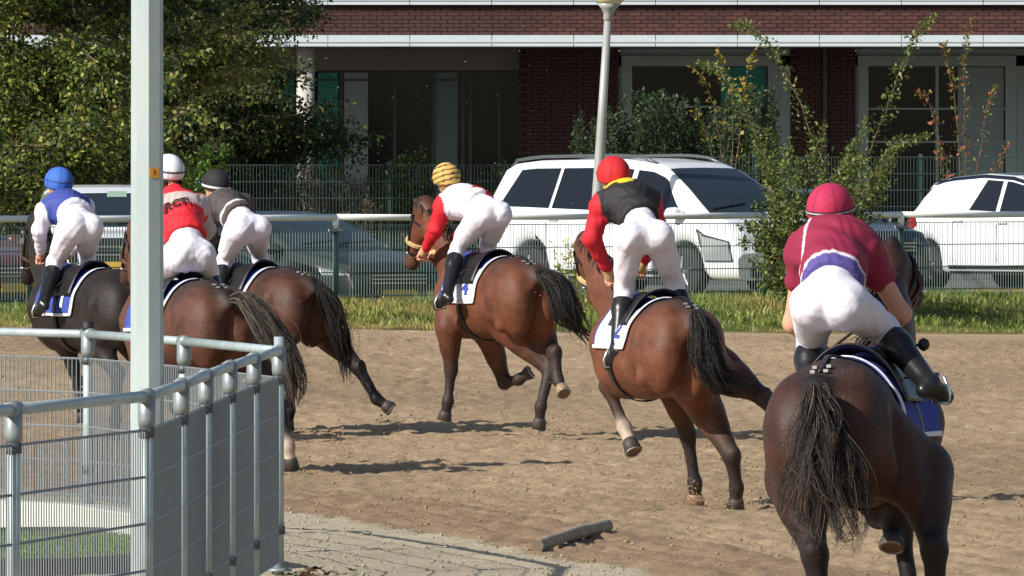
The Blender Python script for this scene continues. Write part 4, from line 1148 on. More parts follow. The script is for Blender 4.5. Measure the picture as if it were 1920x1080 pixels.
def horse(label, fr, legs, poll, muzzle, ears, tail, coatcols, cloth, lift=0., pitch=0., roll=0., tailcols=((30, 28, 28), (52, 46, 42), (20, 19, 19)), tail_n=420, tail_w=.0035,
          vox=.022, fat=1.0, seed=1, sock=(), number=None, curl=.03, hoofs=None, mane=True, noseband=None):
    root = empty('racehorse', fr.loc(), fr.rz); tag(root, label, 'horse', 'horses galloping round the bend')
    Mr = Matrix.Rotation(R(roll), 3, 'X') @ Matrix.Rotation(R(pitch), 3, 'Y')
    def T(x, y, z): return Mr @ (Vector((x, y, z)) - Vector((0, 0, 1.2))) + Vector((0, 0, 1.2 + lift))
    rot = np.array(Mr)
    S = Sdf()
    def E(c, r, col=0, k=.08): S.ell(T(*c), (r[0], r[1] * (fat if abs(c[1]) < .01 else 1), r[2]), col, k, rot)
    # trunk
    E((.06, 0, 1.16), (.62, .265, .325)); E((.46, 0, 1.14), (.30, .21, .31)); E((-.22, 0, 1.17), (.48, .262, .30))
    E((-.5, 0, 1.335), (.37, .225, .185), 1); E((-.3, 0, 1.36), (.35, .17, .13), 1)
    S.cap(T(.42, 0, 1.44), T(.05, 0, 1.40), .085, .10, 1, .1); S.cap(T(.05, 0, 1.39), T(-.5, 0, 1.41), .11, .13, 1, .1)
    for s_ in (1, -1):
        E((-.58, s_ * .145, 1.22), (.30, .165, .27), 0, .07); E((-.70, s_ * .115, 1.12), (.18, .135, .26), 0, .06)
        E((-.42, s_ * .19, 1.36), (.10, .06, .06), 1, .05)      # point of hip
        S.cap(T(-.74, s_ * .09, 1.36), T(-.60, s_ * .20, .98), .075, .085, 0, .022); S.cap(T(-.82, s_ * .065, 1.30), T(-.74, s_ * .11, .95), .065, .07, 0, .02)
        S.cap(T(-.50, s_ * .13, 1.40), T(-.62, s_ * .18, 1.22), .10, .12, 1, .025)
        E((.45, s_ * .14, 1.2), (.2, .12, .28), 0, .07)          # shoulder
    for s_ in (1, -1):
        S.cut(T(-.19, s_ * .33, 1.20), (.15, .085, .17), .07, rot)          # hollow of the flank
        S.cut(T(-.62, s_ * .345, 1.10), (.035, .06, .22), .05, rot)         # groove behind the thigh muscle
        S.cut(T(.20, s_ * .31, 1.12), (.035, .06, .24), .05, rot)           # behind the shoulder
    S.cut(T(-1.0, 0, 1.12), (.12, .035, .26), .05, rot)                     # between the buttocks
    S.cap(T(-.80, 0, 1.42), T(-.90, 0, 1.36), .07, .035, 2, .06)   # dock
    # legs
    for key, J in legs.items():
        s_ = 1 if key[0] == 'L' else -1; sk = 4 if key in sock else 2
        if key[1] == 'H':
            hip = T(-.55, s_ * .14, 1.2); a, b, c, d = J
            S.cap(hip, a, .2, .14, 0, .06); S.cap(T(-.72, s_ * .13, 1.12), a.lerp(b, .35), .14, .105, 0, .06)
            S.cap(a, b, .128, .062, 3, .05); S.cap(a.lerp(b, .1), a.lerp(b, .55), .135, .09, 0, .05)
            bk = (b - a).normalized(); S.cap(b, b + Vector((-.035, 0, .03)), .06, .045, 2, .03)
            S.cap(b, c, .056, .043, 2, .03)
        else:
            a, b, c, d = J; sh = T(.48, s_ * .14, 1.22)
            S.cap(sh, a, .16, .12, 0, .06); S.cap(a, b, .105, .058, 3, .05); S.cap(a, a.lerp(b, .5), .11, .085, 0, .04)
            S.cap(b, b.lerp(c, .12), .06, .05, 2, .03); S.cap(b, c, .047, .041, 2, .03)
        S.ell(c, (.05, .05, .052), sk, .03); e = c.lerp(d, .6); S.cap(c, e, .045, .047, sk, .03)
    # neck and head
    W = T(.56, 0, 1.30); pl = Vector(poll); mz = Vector(muzzle)
    S.cap(W, W.lerp(pl, .55), .215, .145, 0, .12, .72); S.cap(W.lerp(pl, .5), pl, .15, .105, 0, .1, .75)
    S.cap(T(.3, 0, 1.44), W.lerp(pl, .6) + Vector((0, 0, .07)), .07, .06, 1, .1)
    S.cap(pl, pl.lerp(mz, .5), .105, .09, 0, .06, .85); S.cap(pl.lerp(mz, .4), mz, .09, .062, 0, .05, .85)
    S.ell(mz, (.07, .062, .065), 2, .04); hd = (mz - pl).normalized(); back = Vector((-hd.z, 0, hd.x)) if True else None
    if back.x > 0: back = -back
    S.ell(pl.lerp(mz, .3) + back * .05, (.10, .075, .11), 0, .06)
    for e in ears:
        e = Vector(e); S.cap(pl.lerp(e, .3), pl.lerp(e, .68), .032, .036, 2, .02); S.cap(pl.lerp(e, .68), e, .036, .008, 2, .02)
    cols = [np.array(lin(c)) for c in coatcols] + [np.array(lin((196, 176, 156)))]
    me = S.mesh('body', vox, cols)
    body = link('body', me, coat('horse'), root, True)
    sm = body.modifiers.new('s', 'SMOOTH'); sm.factor = .5; sm.iterations = 2
    # hooves
    for key, J in legs.items():
        c, d = J[2], J[3]; ax = (d - c).normalized(); e = c.lerp(d, .5); M = ax.to_track_quat('Z', 'Y').to_matrix(); L_ = (d - e).length
        hm = hoof_pale if (hoofs and key in hoofs) else hoof_m
        h = MB().lathe([(.044, 0), (.052, .012), (.066, L_), (.060, L_ + .002)], e, 14, M).build('hoof', hm, root, True)
        MB().lathe([(.058, L_ + .003), (.02, L_ - .004)], e, 14, M).build('sole', sole_m, h)
        pts = [e + M @ Vector((.056 * math.cos(a), .056 * math.sin(a), L_ + .005)) for a in np.linspace(.6, 5.7, 12)]
        MB().tube(pts, .009, 4).build('shoe', shoe_m, h)
    # tail
    hair_mesh('tail', [T(-.86, 0, 1.40)] + [Vector(p) for p, _ in tail], [.03] + [r for _, r in tail], tail_n, tail_w, hair_m, root, seed, curl=curl, cols=tailcols)
    if mane:
        mg = [pl + Vector((-.02, 0, .08)), W.lerp(pl, .6) + Vector((0, .05, .12)), T(.45, .04, 1.5)]
        for i in range(7):
            a = pl.lerp(T(.42, 0, 1.5), i / 6) + Vector((-.02, 0, .09 * (1 - abs(i - 3) / 6)))
            hair_mesh('mane_lock', [a, a + Vector((-.05, .05, -.02)), a + Vector((-.12, .09, -.14))], [.03, .05, .05], 26, .005, hair_m, root, seed + i, cols=tailcols)
    # tack: strips laid on the body
    def lay(x, phi, off):
        """surface point at station x, angle phi from the top (towards +y), off metres proud"""
        x = np.asarray(x, float).ravel(); phi = np.asarray(phi, float).ravel()
        C = np.array([tuple(T(a, 0, 1.18)) for a in x]); D = np.stack([np.zeros_like(phi), np.sin(phi), np.cos(phi)], 1) @ rot.T
        return march(S, C, D, 0.0) + D * np.asarray(off).reshape(-1, 1)
    def strip(nm, xa, xb, p0, p1, off, m, nx=6, npn=26, par=None, xf=None, offf=None):
        xs = np.linspace(0, 1, nx + 1); ph = np.linspace(p0, p1, npn + 1); A, B = np.meshgrid(xs, ph)
        XX = (xf(A, B) if xf else xa + (xb - xa) * A); O = (offf(A, B) if offf else np.full(A.shape, off))
        pt = lay(XX, B, O.ravel())
        i = np.arange(nx)[None, :] + (nx + 1) * np.arange(npn)[:, None]
        Q = np.stack([i, i + 1, i + nx + 2, i + nx + 1], -1).reshape(-1, 4)
        o = link(nm, mesh_np(nm, pt, Q), m, par or root, True)
        so_ = o.modifiers.new('t', 'SOLIDIFY'); so_.thickness = .008; so_.offset = 0
        return o
    cb, cw = (blue_cloth, white_cloth)
    pm = R(96)
    rear = lambda ph: -.24 + .10 * np.abs(ph) / pm          # rear edge moves forward lower down
    cl = strip('saddle_cloth', 0, 0, -pm, pm, .012, blue_cloth, 10, 44, xf=lambda A, B: rear(B) + A * (.40 - rear(B)))
    strip('cloth_border', 0, 0, -pm, pm, .019, white_cloth, 2, 44, cl, xf=lambda A, B: rear(B) - .006 + A * .034)
    for s_ in (1, -1): strip('cloth_border', 0, 0, s_ * (pm - .07), s_ * (pm + .015), .020, white_cloth, 8, 3, cl, xf=lambda A, B: rear(B) + A * (.40 - rear(B)))
    if cloth == 'white':
        for s_ in (1, -1): strip('number_panel', 0, 0, s_ * R(34), s_ * (pm - .02), .0165, white_cloth, 8, 14, cl, xf=lambda A, B: rear(B) + .02 + A * (.36 - rear(B)))
    if number:
        cu = bpy.data.curves.new('n', 'FONT'); cu.body = number; cu.size = 1; cu.align_x = 'CENTER'; cu.align_y = 'CENTER'; cu.offset = .03
        to = bpy.data.objects.new('n', cu); COL.objects.link(to); tm = bpy.data.meshes.new_from_object(to); bpy.data.objects.remove(to)
        import bmesh
        bm = bmesh.new(); bm.from_mesh(tm); bmesh.ops.triangulate(bm, faces=bm.faces); bmesh.ops.subdivide_edges(bm, edges=bm.edges, cuts=2, use_grid_fill=True)
        V2 = np.array([v.co[:] for v in bm.verts])
        x = -.02 - V2[:, 0] * .24; ph = R(70) - V2[:, 1] * .62
        pt = lay(x, ph, np.full(len(x), .024))
        for v, p in zip(bm.verts, pt): v.co = p
        me2 = bpy.data.meshes.new('cloth_number'); bm.to_mesh(me2); bm.free()
        link('cloth_number', me2, blue_cloth if cloth == 'white' else white_cloth, cl)
    strip('saddle', -.14, .28, -R(62), R(62), .04, leather, 8, 22, offf=lambda A, B: .022 + .03 * np.cos(B) ** 2 + .035 * np.clip((.25 - A) / .25, 0, 1) * np.cos(B) ** 4)
    strip('girth', .07, .15, R(60), R(300), .014, leather, 2, 30)
    strip('crupper_strap', -.72, -.2, -.035, .035, .012, leather, 12, 2)
    for x in (-.66, -.72):
        for s_ in (1, -1):
            p = lay([x], [s_ * .10], [.014])[0]; MB().box(p, (.035, .022, .014)).build('buckle', steel_b, root)
    # bridle
    def ring(t, m, w, nm, off=.008):
        c = pl.lerp(mz, t); n = 20; a = np.linspace(0, 2 * math.pi, n, endpoint=False); u = Vector((0, 1, 0)); v = hd.cross(u).normalized()
        D = np.array([tuple(u * math.cos(q) + v * math.sin(q)) for q in a]); p = march(S, np.tile(np.array(c), (n, 1)), D, 0, .3) + D * off
        pts = [Vector(q) for q in p] + [Vector(p[0])]; MB().tube(pts, w, 5, False).build(nm, m, root)
        return p
    ring(.2, leather, .012, 'browband'); q = ring(.62, noseband or brown_leather, .019 if noseband else .013, 'noseband', .012); ring(.8, leather, .009, 'bit_strap')
    for s_ in (1, -1):
        a = pl.lerp(mz, .1); b = pl.lerp(mz, .82); sd = Vector((0, s_, 0))
        p = march(S, np.array([tuple(a.lerp(b, i / 6)) for i in range(7)]), np.tile(np.array(sd), (7, 1)), 0, .3) + np.array(sd) * .008
        MB().tube([Vector(z) for z in p], .010, 5).build('cheek_strap', leather, root)
        MB().lathe([(.012, -.01), (.022, 0), (.012, .01)], Vector(p[-1]), 10).build('bit_ring', steel_b, root, True)
        ey = march(S, np.array([tuple(pl.lerp(mz, .3))]), np.array([tuple(sd + hd.cross(Vector((0, 1, 0))) * .0)]), 0, .3)[0]
        MB().lathe([(.004, -.018), (.016, -.01), (.02, 0), (.016, .01), (.004, .018)], Vector(ey) - sd * .006, 10).build('eye', mat('eye', lin((16, 12, 10)), .1), root, True)
    root_info = dict(root=root, S=S, T=T, bit=pl.lerp(mz, .82), lay=lay)
    return root_info

DEF = lambda: {'LF': [Vector((.34, .17, .96)), Vector((.40, .16, .58)), Vector((.38, .15, .2)), Vector((.42, .15, .03))],
               'RF': [Vector((.34, -.17, .96)), Vector((.62, -.16, .72)), Vector((.42, -.15, .5)), Vector((.32, -.15, .42))],
               'LH': [Vector((-.33, .19, .95)), Vector((-.74, .15, .58)), Vector((-.70, .14, .2)), Vector((-.66, .14, .03))],
               'RH': [Vector((-.30, -.19, .95)), Vector((-.66, -.15, .62)), Vector((-.80, -.14, .3)), Vector((-.88, -.14, .14))]}
HZ = {}
BAY = [(116, 68, 44), (82, 56, 46), (40, 34, 33), (62, 44, 36)]
# first horse: nearly black
f1 = Frame(165, 218., 33); L = DEF()
L['LF'] = [f1(112, 612, .36), f1(138, 688, .36), f1(151, 752, .3), f1(156, 790, .32)]
HZ[1] = horse('nearly black horse at far left under the rider in the blue helmet', f1, L, f1(72, 420, 1.2), f1(52, 520, 1.5), [f1(74, 385, 1.18), f1(90, 388, 1.2)],
              [(f1(280, 540, -1.0), .08), (f1(300, 600, -1.1), .1), (f1(310, 680, -1.1), .08), (f1(310, 730, -1.1), .03)], [(40, 33, 31), (36, 31, 30), (28, 25, 25), (32, 28, 27)], 'blue', lift=-.08, seed=11, number='1', tail_n=120)
# horse of the rider in the dark jacket (behind the red rider)
f2 = Frame(478, 212., 38); L = DEF()
L['RH'] = [f2(598, 612, -.45), f2(672, 690, -.95), f2(706, 748, -1.1), f2(733, 767, -1.2)]
HZ[2] = horse('dark bay horse under the rider in the dark jacket, one hind hoof kicked up behind', f2, L, f2(372, 400, 1.2), f2(345, 500, 1.5), [f2(370, 372, 1.18), f2(385, 372, 1.2)],
              [(f2(606, 545, -.98), .07), (f2(625, 575, -1.05), .1), (f2(637, 615, -1.1), .1), (f2(646, 665, -1.1), .08), (f2(650, 720, -1.1), .03)],
              [(80, 50, 38), (54, 40, 36), (33, 29, 29), (46, 36, 32)], 'blue', lift=-.11, seed=12, roll=4, curl=.05, tail_n=1100, tail_w=.0024)
# horse of the red rider
f3 = Frame(341, 240., 27); L = DEF()
L['LH'] = [f3(452, 655, -.4), f3(517, 725, -.78), f3(541, 835, -.85), f3(547, 880, -.82)]
HZ[3] = horse('dark bay horse with long grey brown tail, partly hidden by the pale mast', f3, L, f3(262, 430, 1.2), f3(240, 520, 1.5), [f3(262, 400, 1.18), f3(276, 400, 1.2)],
              [(f3(462, 560, -1.0), .08), (f3(500, 605, -1.15), .12), (f3(535, 660, -1.25), .12), (f3(555, 715, -1.3), .08), (f3(566, 770, -1.3), .03)],
              [(90, 58, 46), (50, 41, 38), (38, 32, 31), (56, 41, 36)], 'blue', lift=-.04, seed=13, number='1', tailcols=((84, 76, 70), (110, 100, 90), (62, 56, 52), (44, 40, 38)), tail_n=1400, tail_w=.0023, curl=.06, sock=('LH',))
# third from right: bright bay, gold helmet rider
f4 = Frame(922, 215., 28)
L = {'LF': [f4(842, 612, .36), f4(846, 693, .40), f4(840, 753, .41), f4(833, 787, .45)], 'RF': [f4(915, 625, .38), f4(946, 718, .52), f4(972, 712, .34), f4(994, 698, .26)],
     'LH': [f4(950, 612, -.35), f4(1030, 694, -.72), f4(1014, 762, -.80), f4(1010, 804, -.76)], 'RH': [f4(1003, 608, -.42), f4(1040, 662, -.80), f4(1046, 712, -.86), f4(1057, 737, -1.0)]}
HZ[4] = horse('bright bay horse in the middle with swinging black tail, all hooves off the sand', f4, L, f4(797, 392, 1.18), f4(773, 492, 1.42), [f4(775, 372, 1.16), f4(800, 368, 1.14)],
              [(f4(1020, 515, -.98), .07), (f4(1050, 540, -1.08), .12), (f4(1062, 582, -1.12), .12), (f4(1080, 614, -1.12), .07), (f4(1117, 648, -1.1), .02)],
              [(104, 62, 43), (72, 48, 39), (54, 45, 41), (62, 43, 35)], 'white', lift=.03, seed=14, number='4', curl=.05, hoofs=('RH',), tailcols=((42, 40, 39), (70, 66, 62), (30, 28, 28)), tail_n=1300, tail_w=.0023, noseband=mat('tan sheepskin', lin((190, 162, 112)), .9))
# bay of the rider in black and red
f5 = Frame(1222, 267., 18)
L = {'LF': [f5(1186, 708, .40), f5(1139, 724, .64), f5(1171, 802, .52), f5(1188, 846, .40)], 'RF': [f5(1258, 715, .3), f5(1289, 815, .35), f5(1303, 905, .38), f5(1304, 944, .42)],
     'LH': [f5(1302, 728, -.28), f5(1372, 855, -.66), f5(1381, 915, -.60), f5(1379, 951, -.56)], 'RH': [f5(1348, 690, -.45), f5(1432, 745, -.9), f5(1470, 800, -1.1), f5(1490, 830, -1.2)]}
HZ[5] = horse('glossy bay horse leaning into the bend under the rider in black and red', f5, L, f5(1103, 462, 1.25), f5(1118, 556, 1.45), [f5(1086, 444, 1.2), f5(1112, 440, 1.24)],
              [(f5(1308, 590, -.95), .06), (f5(1322, 630, -1.0), .11), (f5(1326, 675, -1.05), .13), (f5(1340, 712, -1.05), .12), (f5(1372, 722, -1.05), .08), (f5(1425, 716, -1.05), .03)],
              [(106, 64, 45), (56, 42, 38), (52, 44, 41), (64, 46, 38)], 'white', lift=-.08, roll=10, seed=15, curl=.05, hoofs=('RF',), sock=('LF',), number='2', tailcols=((40, 39, 40), (64, 62, 60), (28, 27, 28)), tail_n=1400, tail_w=.0021, noseband=mat('tan sheepskin', lin((190, 162, 112)), .9), vox=.02)
# nearest horse, dark brown
f6 = Frame(1613, 395., -15)
L = {'LH': [f6(1492, 895, -.35), f6(1528, 1040, -.75), f6(1542, 1190, -.7), f6(1545, 1245, -.66)], 'RH': [f6(1728, 880, -.3), f6(1752, 1030, -.62), f6(1757, 1180, -.56), f6(1760, 1235, -.52)],
     'LF': [f6(1625, 900, .35), f6(1648, 968, .55), f6(1676, 986, .36), f6(1672, 1024, .30)], 'RF': [f6(1690, 890, .35), f6(1688, 990, .42), f6(1708, 1110, .40), f6(1714, 1160, .42)]}
HZ[6] = horse('large dark brown horse nearest the camera at right, seen from behind', f6, L, f6(1668, 500, 1.2), f6(1706, 555, 1.42), [f6(1677, 440, 1.18), f6(1650, 452, 1.2)],
              [(f6(1532, 735, -1.0), .05), (f6(1540, 790, -1.08), .10), (f6(1546, 850, -1.12), .15), (f6(1550, 905, -1.12), .20), (f6(1552, 955, -1.1), .20), (f6(1560, 1003, -1.08), .12)],
              [(66, 42, 34), (50, 37, 33), (30, 26, 26), (46, 34, 30)], 'blue', lift=-.06, roll=-5, seed=16, curl=.07, tailcols=((44, 42, 42), (62, 58, 56), (30, 28, 29), (104, 88, 76)), tail_n=2400, tail_w=.0017, vox=.018, fat=1.0)
# ---------------------------------------------------------------- riders
skin_m = mat('skin', lin((206, 154, 128)), .55, var=.06, scale=10, spec=.35)
breech_m = mat('white breeches', lin((226, 222, 232)), .8, var=.07, scale=8, bump=.2, bscale=22, speck=(lin((120, 98, 80)), 95, .70, .45))
boot_m = mat('black riding boot', lin((30, 30, 32)), .32, var=.1, scale=10, bump=.06)
cloth_m = lambda: mat('rider silks', (.5, .5, .5), .75, var=.05, scale=12, attr='Col', bump=.10, bscale=20)
helm_m = lambda: mat('helmet cover', (.5, .5, .5), .8, var=.10, scale=7, attr='Col', bump=.15, bscale=30)
glove_m = mat('tan glove', lin((196, 160, 112)), .8)

def person(label, fr, J, silks, helmet, hair=None, sleeves='long', hr=None, gloves=False, big=1.0, tilt=0.0, torso=1.0, wr=0.0, backtext=None, up=(-.18, 0, 1), seedp=0, hemf=.8):
    """J: joint points in the horse's frame"""
    b = (J['LA'] + J['RA']) / 2; b = Vector((b.x, b.y, min(J['LA'].z, J['RA'].z) - .05))
    Mw = Matrix.Rotation(fr.rz, 3, 'Z'); root = empty('person', Vector(fr.loc()) + Mw @ b, fr.rz); tag(root, label, 'person', 'riders')
    pel, wa, ch, ne, hd = J['pel'], J['wa'], J['ch'], J['ne'], J['hd']
    lat = (J['LS'] - J['RS']).normalized(); sp = (ne - pel).normalized()
    nrm = sp.cross(lat).normalized(); nrm = nrm if nrm.z > 0 else -nrm       # out of the back
    up = Vector(up).normalized(); fw = Vector((1, 0, 0)); fw = (fw - up * fw.dot(up)).normalized(); sd = up.cross(fw)
    g = big
    # skin: one continuous body
    S = Sdf()
    S.cap(J['LHp'], J['RHp'], .10 * g, .10 * g, 0, .05); S.cap(pel, wa, .11 * g, .10 * g, 0, .06); S.cap(wa, ch, .105 * g, .115 * g, 0, .06)
    S.cap(ch, ne, .11, .06, 0, .06); S.cap(J['LS'], J['RS'], .055, .055, 0, .06); S.cap(ne, hd - up * .03, .058, .055, 0, .04)
    S.ell(hd + up * .01, (.098, .078, .112), 0, .03, np.array([fw, sd, up]).T)
    S.ell(hd + fw * .05 - up * .07, (.055, .052, .055), 0, .03, np.array([fw, sd, up]).T)
    S.cap(hd + fw * .095 + up * -.005, hd + fw * .115 - up * .035, .010, .014, 0, .012)
    for s_ in (1, -1): S.ell(hd + sd * s_ * .08 - up * .02, (.028, .012, .034), 0, .01, np.array([fw, sd, up]).T)
    for s_, k in ((1, 'L'), (-1, 'R')):
        sh, el, wt = J[k + 'S'], J[k + 'E'], J[k + 'W']; d = (wt - el).normalized()
        S.cap(sh, el, .056, .045, 0, .03); S.cap(el, wt, .046, .029, 0, .03)
        o = d.cross(Vector((0, 0, 1))); o = o.normalized() if o.length > .1 else Vector((0, 1, 0)); dn = d.cross(o).normalized(); dn = dn if dn.z < 0 else -dn
        pc = wt + d * .05
        S.cap(wt, pc, .028, .034, 0, .02); S.cap(pc - o * .028, pc + o * .028, .022, .022, 0, .015)
        for i, (oy, ln) in enumerate(((-.033, .034), (-.011, .042), (.011, .040), (.033, .030))):
            a = pc + d * .025 + o * oy; bq = a + d * ln * .8 + dn * .012; cq = bq + dn * ln * .9 - d * .004; dq = cq - d * ln * .7 + dn * .004
            S.cap(a, bq, .0105, .010, 0, .006); S.cap(bq, cq, .010, .0095, 0, .006); S.cap(cq, dq, .0095, .0085, 0, .006)
        th = pc - o * s_ * .03; t1 = th + d * .03 - o * s_ * .015 + dn * .012; S.cap(th, t1, .012, .011, 0, .01); S.cap(t1, t1 + d * .022 + dn * .02, .0105, .009, 0, .006)
        hp, kn, an, to = J[k + 'Hp'], J[k + 'K'], J[k + 'A'], J[k + 'T']
        S.cap(hp, kn, .095 * g, .058, 0, .04); S.cap(kn, an, .056, .036, 0, .04); S.cap(an, to, .036, .028, 0, .03); S.cap(an, an - (to - an).normalized() * .04 - Vector((0, 0, .02)), .034, .03, 0, .02)
    link('body', S.mesh('body', .0115, off=b), skin_m, root, True)
    # breeches
    Bq = Sdf(); q = -sp * .0 - nrm * .0
    Bq.cap(J['LHp'], J['RHp'], .112 * g, .112 * g, 0, .05); Bq.cap(pel, wa, .130 * g, .120 * g, 0, .07)
    for k in 'LR':
        hp, kn, an = J[k + 'Hp'], J[k + 'K'], J[k + 'A']
        dv = (hp - kn).normalized()
        Bq.ell(hp + dv * .02 + Vector((-.035, 0, .0)), (.118 * g, .112 * g, .118 * g), 0, .028)
        Bq.cap(hp, kn, .106 * g, .070, 0, .04); Bq.cap(hp.lerp(kn, .2), hp.lerp(kn, .6), .103 * g, .086 * g, 0, .04); Bq.cap(kn, kn.lerp(an, .30), .072, .062, 0, .03)
    cl0 = np.array(wa + sp * .03); spn = np.array(sp)
    ph = seedp * 1.7
    wrk = lambda G: .0022 * np.sin(G[..., 0] * 31 + G[..., 2] * 43 + 4 * np.sin(G[..., 1] * 17 + ph)) + .0014 * np.sin(G[..., 2] * 90 + 5 * np.sin(G[..., 0] * 23 + G[..., 1] * 19)) + .005 * np.exp(-(((G - np.array(pel)) @ np.array(lat)) / .007) ** 2) - .004 * (((G - cl0) @ spn) > -.045)
    link('breeches', Bq.mesh('breeches', .013, clip=[lambda G: (G - cl0) @ spn], wrinkle=wrk, off=b), breech_m, root, True)
    # belt line
    # jersey
    Jq = Sdf(); t = torso
    Jq.cap(pel.lerp(wa, .45), wa, .140 * g * t, .140 * g * t, 0, .06); Jq.cap(wa, ch, .138 * g * t, .150 * t, 0, .06); Jq.cap(ch, ne - sp * .02, .148 * t, .082, 0, .07)
    Jq.cap(ch + lat * .07, ch - lat * .07, .125 * t, .125 * t, 0, .06)
    Jq.cap(J['LS'], J['RS'], .082, .082, 0, .07)
    for k in 'LR':
        sh, el, wt = J[k + 'S'], J[k + 'E'], J[k + 'W']
        if sleeves == 'long': Jq.cap(sh, el, .078, .066, 1, .05); Jq.cap(el, el.lerp(wt, .93), .066, .042, 1, .03)
        else: Jq.cap(sh, sh.lerp(el, .40), .078, .074, 1, .05)
    hem = np.array(pel.lerp(wa, hemf)); wrk2 = lambda G: .004 * np.sin(G[..., 0] * 27 - G[..., 1] * 21 + 3 * np.sin(G[..., 2] * 19 + ph)) + .003 * np.sin(G[..., 0] * 70 + 6 * np.sin(G[..., 1] * 25))
    me = Jq.mesh('jersey', .013, clip=[lambda G: -((G - hem) @ spn)], wrinkle=wrk2, off=b)
    n = len(me.vertices); V = np.empty(n * 3, np.float32); me.vertices.foreach_get('co', V); V = V.reshape(-1, 3) + np.array(b)
    u = (V - np.array(pel)) @ np.array(lat); v = ((V - np.array(hem)) @ spn) / max(.1, (ne - Vector(hem)).dot(sp)); w = (V - np.array(wa)) @ np.array(nrm)
    ds = np.minimum(*[np.minimum(Jq.one(('c', np.array(J[k + 'S']), np.array(J[k + 'E']), .075, .064, 0, 0, 1.), V), Jq.one(('c', np.array(J[k + 'E']), np.array(J[k + 'W']), .066, .045, 0, 0, 1.), V)) for k in 'LR'])
    dt = np.minimum(Jq.one(('c', np.array(wa), np.array(ch), .138 * t, .15 * t, 0, 0, 1.), V), Jq.one(('c', np.array(ch + lat * .09), np.array(ch - lat * .09), .12 * t, .12 * t, 0, 0, 1.), V))
    set_col(me, silks(u, v, w, ds, dt)); link('jersey', me, cloth_m(), root, True)
    # boots
    for k in 'LR':
        kn, an, to = J[k + 'K'], J[k + 'A'], J[k + 'T']; Q = Sdf(); ft = (to - an).normalized()
        top = kn.lerp(an, .19); Q.cap(top, kn.lerp(an, .35), .073, .072, 0, .03); Q.cap(kn.lerp(an, .35), an, .070, .048, 0, .03); Q.cap(an, to, .047, .038, 0, .03)
        hl = an - ft * .05 - Vector((0, 0, .045)); Q.cap(an, hl, .046, .036, 0, .02); Q.cap(hl, to - Vector((0, 0, .015)), .03, .028, 0, .02)
        ax = np.array((an - kn).normalized()); tp = np.array(top)
        bo = link('boot', Q.mesh('boot', .012, clip=[lambda G, tp=tp, ax=ax: -((G - tp) @ ax)], off=b), boot_m, root, True)
    # helmet
    def helm_pts(lat0, lat1, nl, na, r, az0=0, az1=2 * math.pi, c=hd + up * .03):
        v = []; f = []
        for i in range(nl + 1):
            la = lat0 + (lat1 - lat0) * i / nl
            for j in range(na + 1):
                a = az0 + (az1 - az0) * j / na
                v.append(c + fw * (r[0] * math.cos(la) * math.cos(a)) + sd * (r[1] * math.cos(la) * math.sin(a)) + up * (r[2] * math.sin(la)) - b)
        for i in range(nl):
            for j in range(na):
                p = i * (na + 1) + j; f.append((p, p + 1, p + na + 2, p + na + 1))
        return v, f
    rr = tuple(x * helmet.get('size', 1.0) for x in (.142, .120, .128))
    v, f = helm_pts(R(-26), R(90), 22, 48, rr); me = bpy.data.meshes.new('helmet'); me.from_pydata([tuple(x) for x in v], [], f); me.update()
    la = np.array([R(-26) + R(116) * (i // 49) / 22 for i in range(len(v))]); az = np.array([2 * math.pi * (i % 49) / 48 for i in range(len(v))])
    set_col(me, helmet['col'](la, az)); hm = link('helmet', me, helm_m(), root, True)
    so_ = hm.modifiers.new('t', 'SOLIDIFY'); so_.thickness = .012; so_.offset = -1
    v, f = helm_pts(R(-12), R(-4), 2, 16, (.142 + .075, .112, .135), R(-52), R(52)); mb = MB(); mb.add(v, f); pk = mb.build('peak', mat('helmet peak', lin(helmet.get('peak', (30, 30, 32))), .5), hm, True); pk.modifiers.new('t', 'SOLIDIFY').thickness = .008
    if helmet.get('band'):
        for (l0, l1, c) in helmet['band']:
            v, f = helm_pts(R(l0), R(l1), 2, 40, tuple(x + .004 for x in rr)); mb = MB(); mb.add(v, f); mb.build('goggle_strap', mat('strap %d %d %d' % c, lin(c), .6), hm, True)
    if helmet.get('button'): MB().lathe([(.016, 0), (.014, .008), (.004, .012)], hd + up * (.03 + rr[2]) - b, 10, up.to_track_quat('Z', 'Y').to_matrix()).build('button', mat('helmet button', lin(helmet['button']), .6), hm, True)
    # hair at the nape
    if hair:
        for i in range(7):
            a = (i - 3) * .32; p = hd - up * .045 - fw * (.085 * math.cos(a)) + sd * (.085 * math.sin(a))
            e = p - up * hair['len'] - fw * .03 + (sd * hair.get('side', 0))
            hair_mesh('hair', [p - b, (p + e) / 2 - b - fw * .015, e - b], [.022, .026, .014], 46, .0022, hair_m, root, 90 + i + seedp, cols=hair['cols'])
    if gloves:
        for k in 'LR':
            Q = Sdf(); el, wt = J[k + 'E'], J[k + 'W']; d = (wt - el).normalized(); Q.cap(wt - d * .03, wt + d * .045, .036, .042, 0, .02)
            link('glove_cuff', Q.mesh('glove_cuff', .012, off=b), glove_m, root, True)
    if backtext:
        txt, size, u0, v0, colr = backtext
        cu = bpy.data.curves.new('n', 'FONT'); cu.body = txt; cu.size = size; cu.align_x = 'LEFT'; cu.align_y = 'CENTER'; cu.offset = .004; cu.space_character = 1.05
        to = bpy.data.objects.new('n', cu); COL.objects.link(to); tm = bpy.data.meshes.new_from_object(to); bpy.data.objects.remove(to)
        import bmesh
        bm = bmesh.new(); bm.from_mesh(tm); bmesh.ops.triangulate(bm, faces=bm.faces); bmesh.ops.subdivide_edges(bm, edges=bm.edges, cuts=2, use_grid_fill=True)
        V2 = np.array([x.co[:] for x in bm.verts]); hemv = np.array(hem)
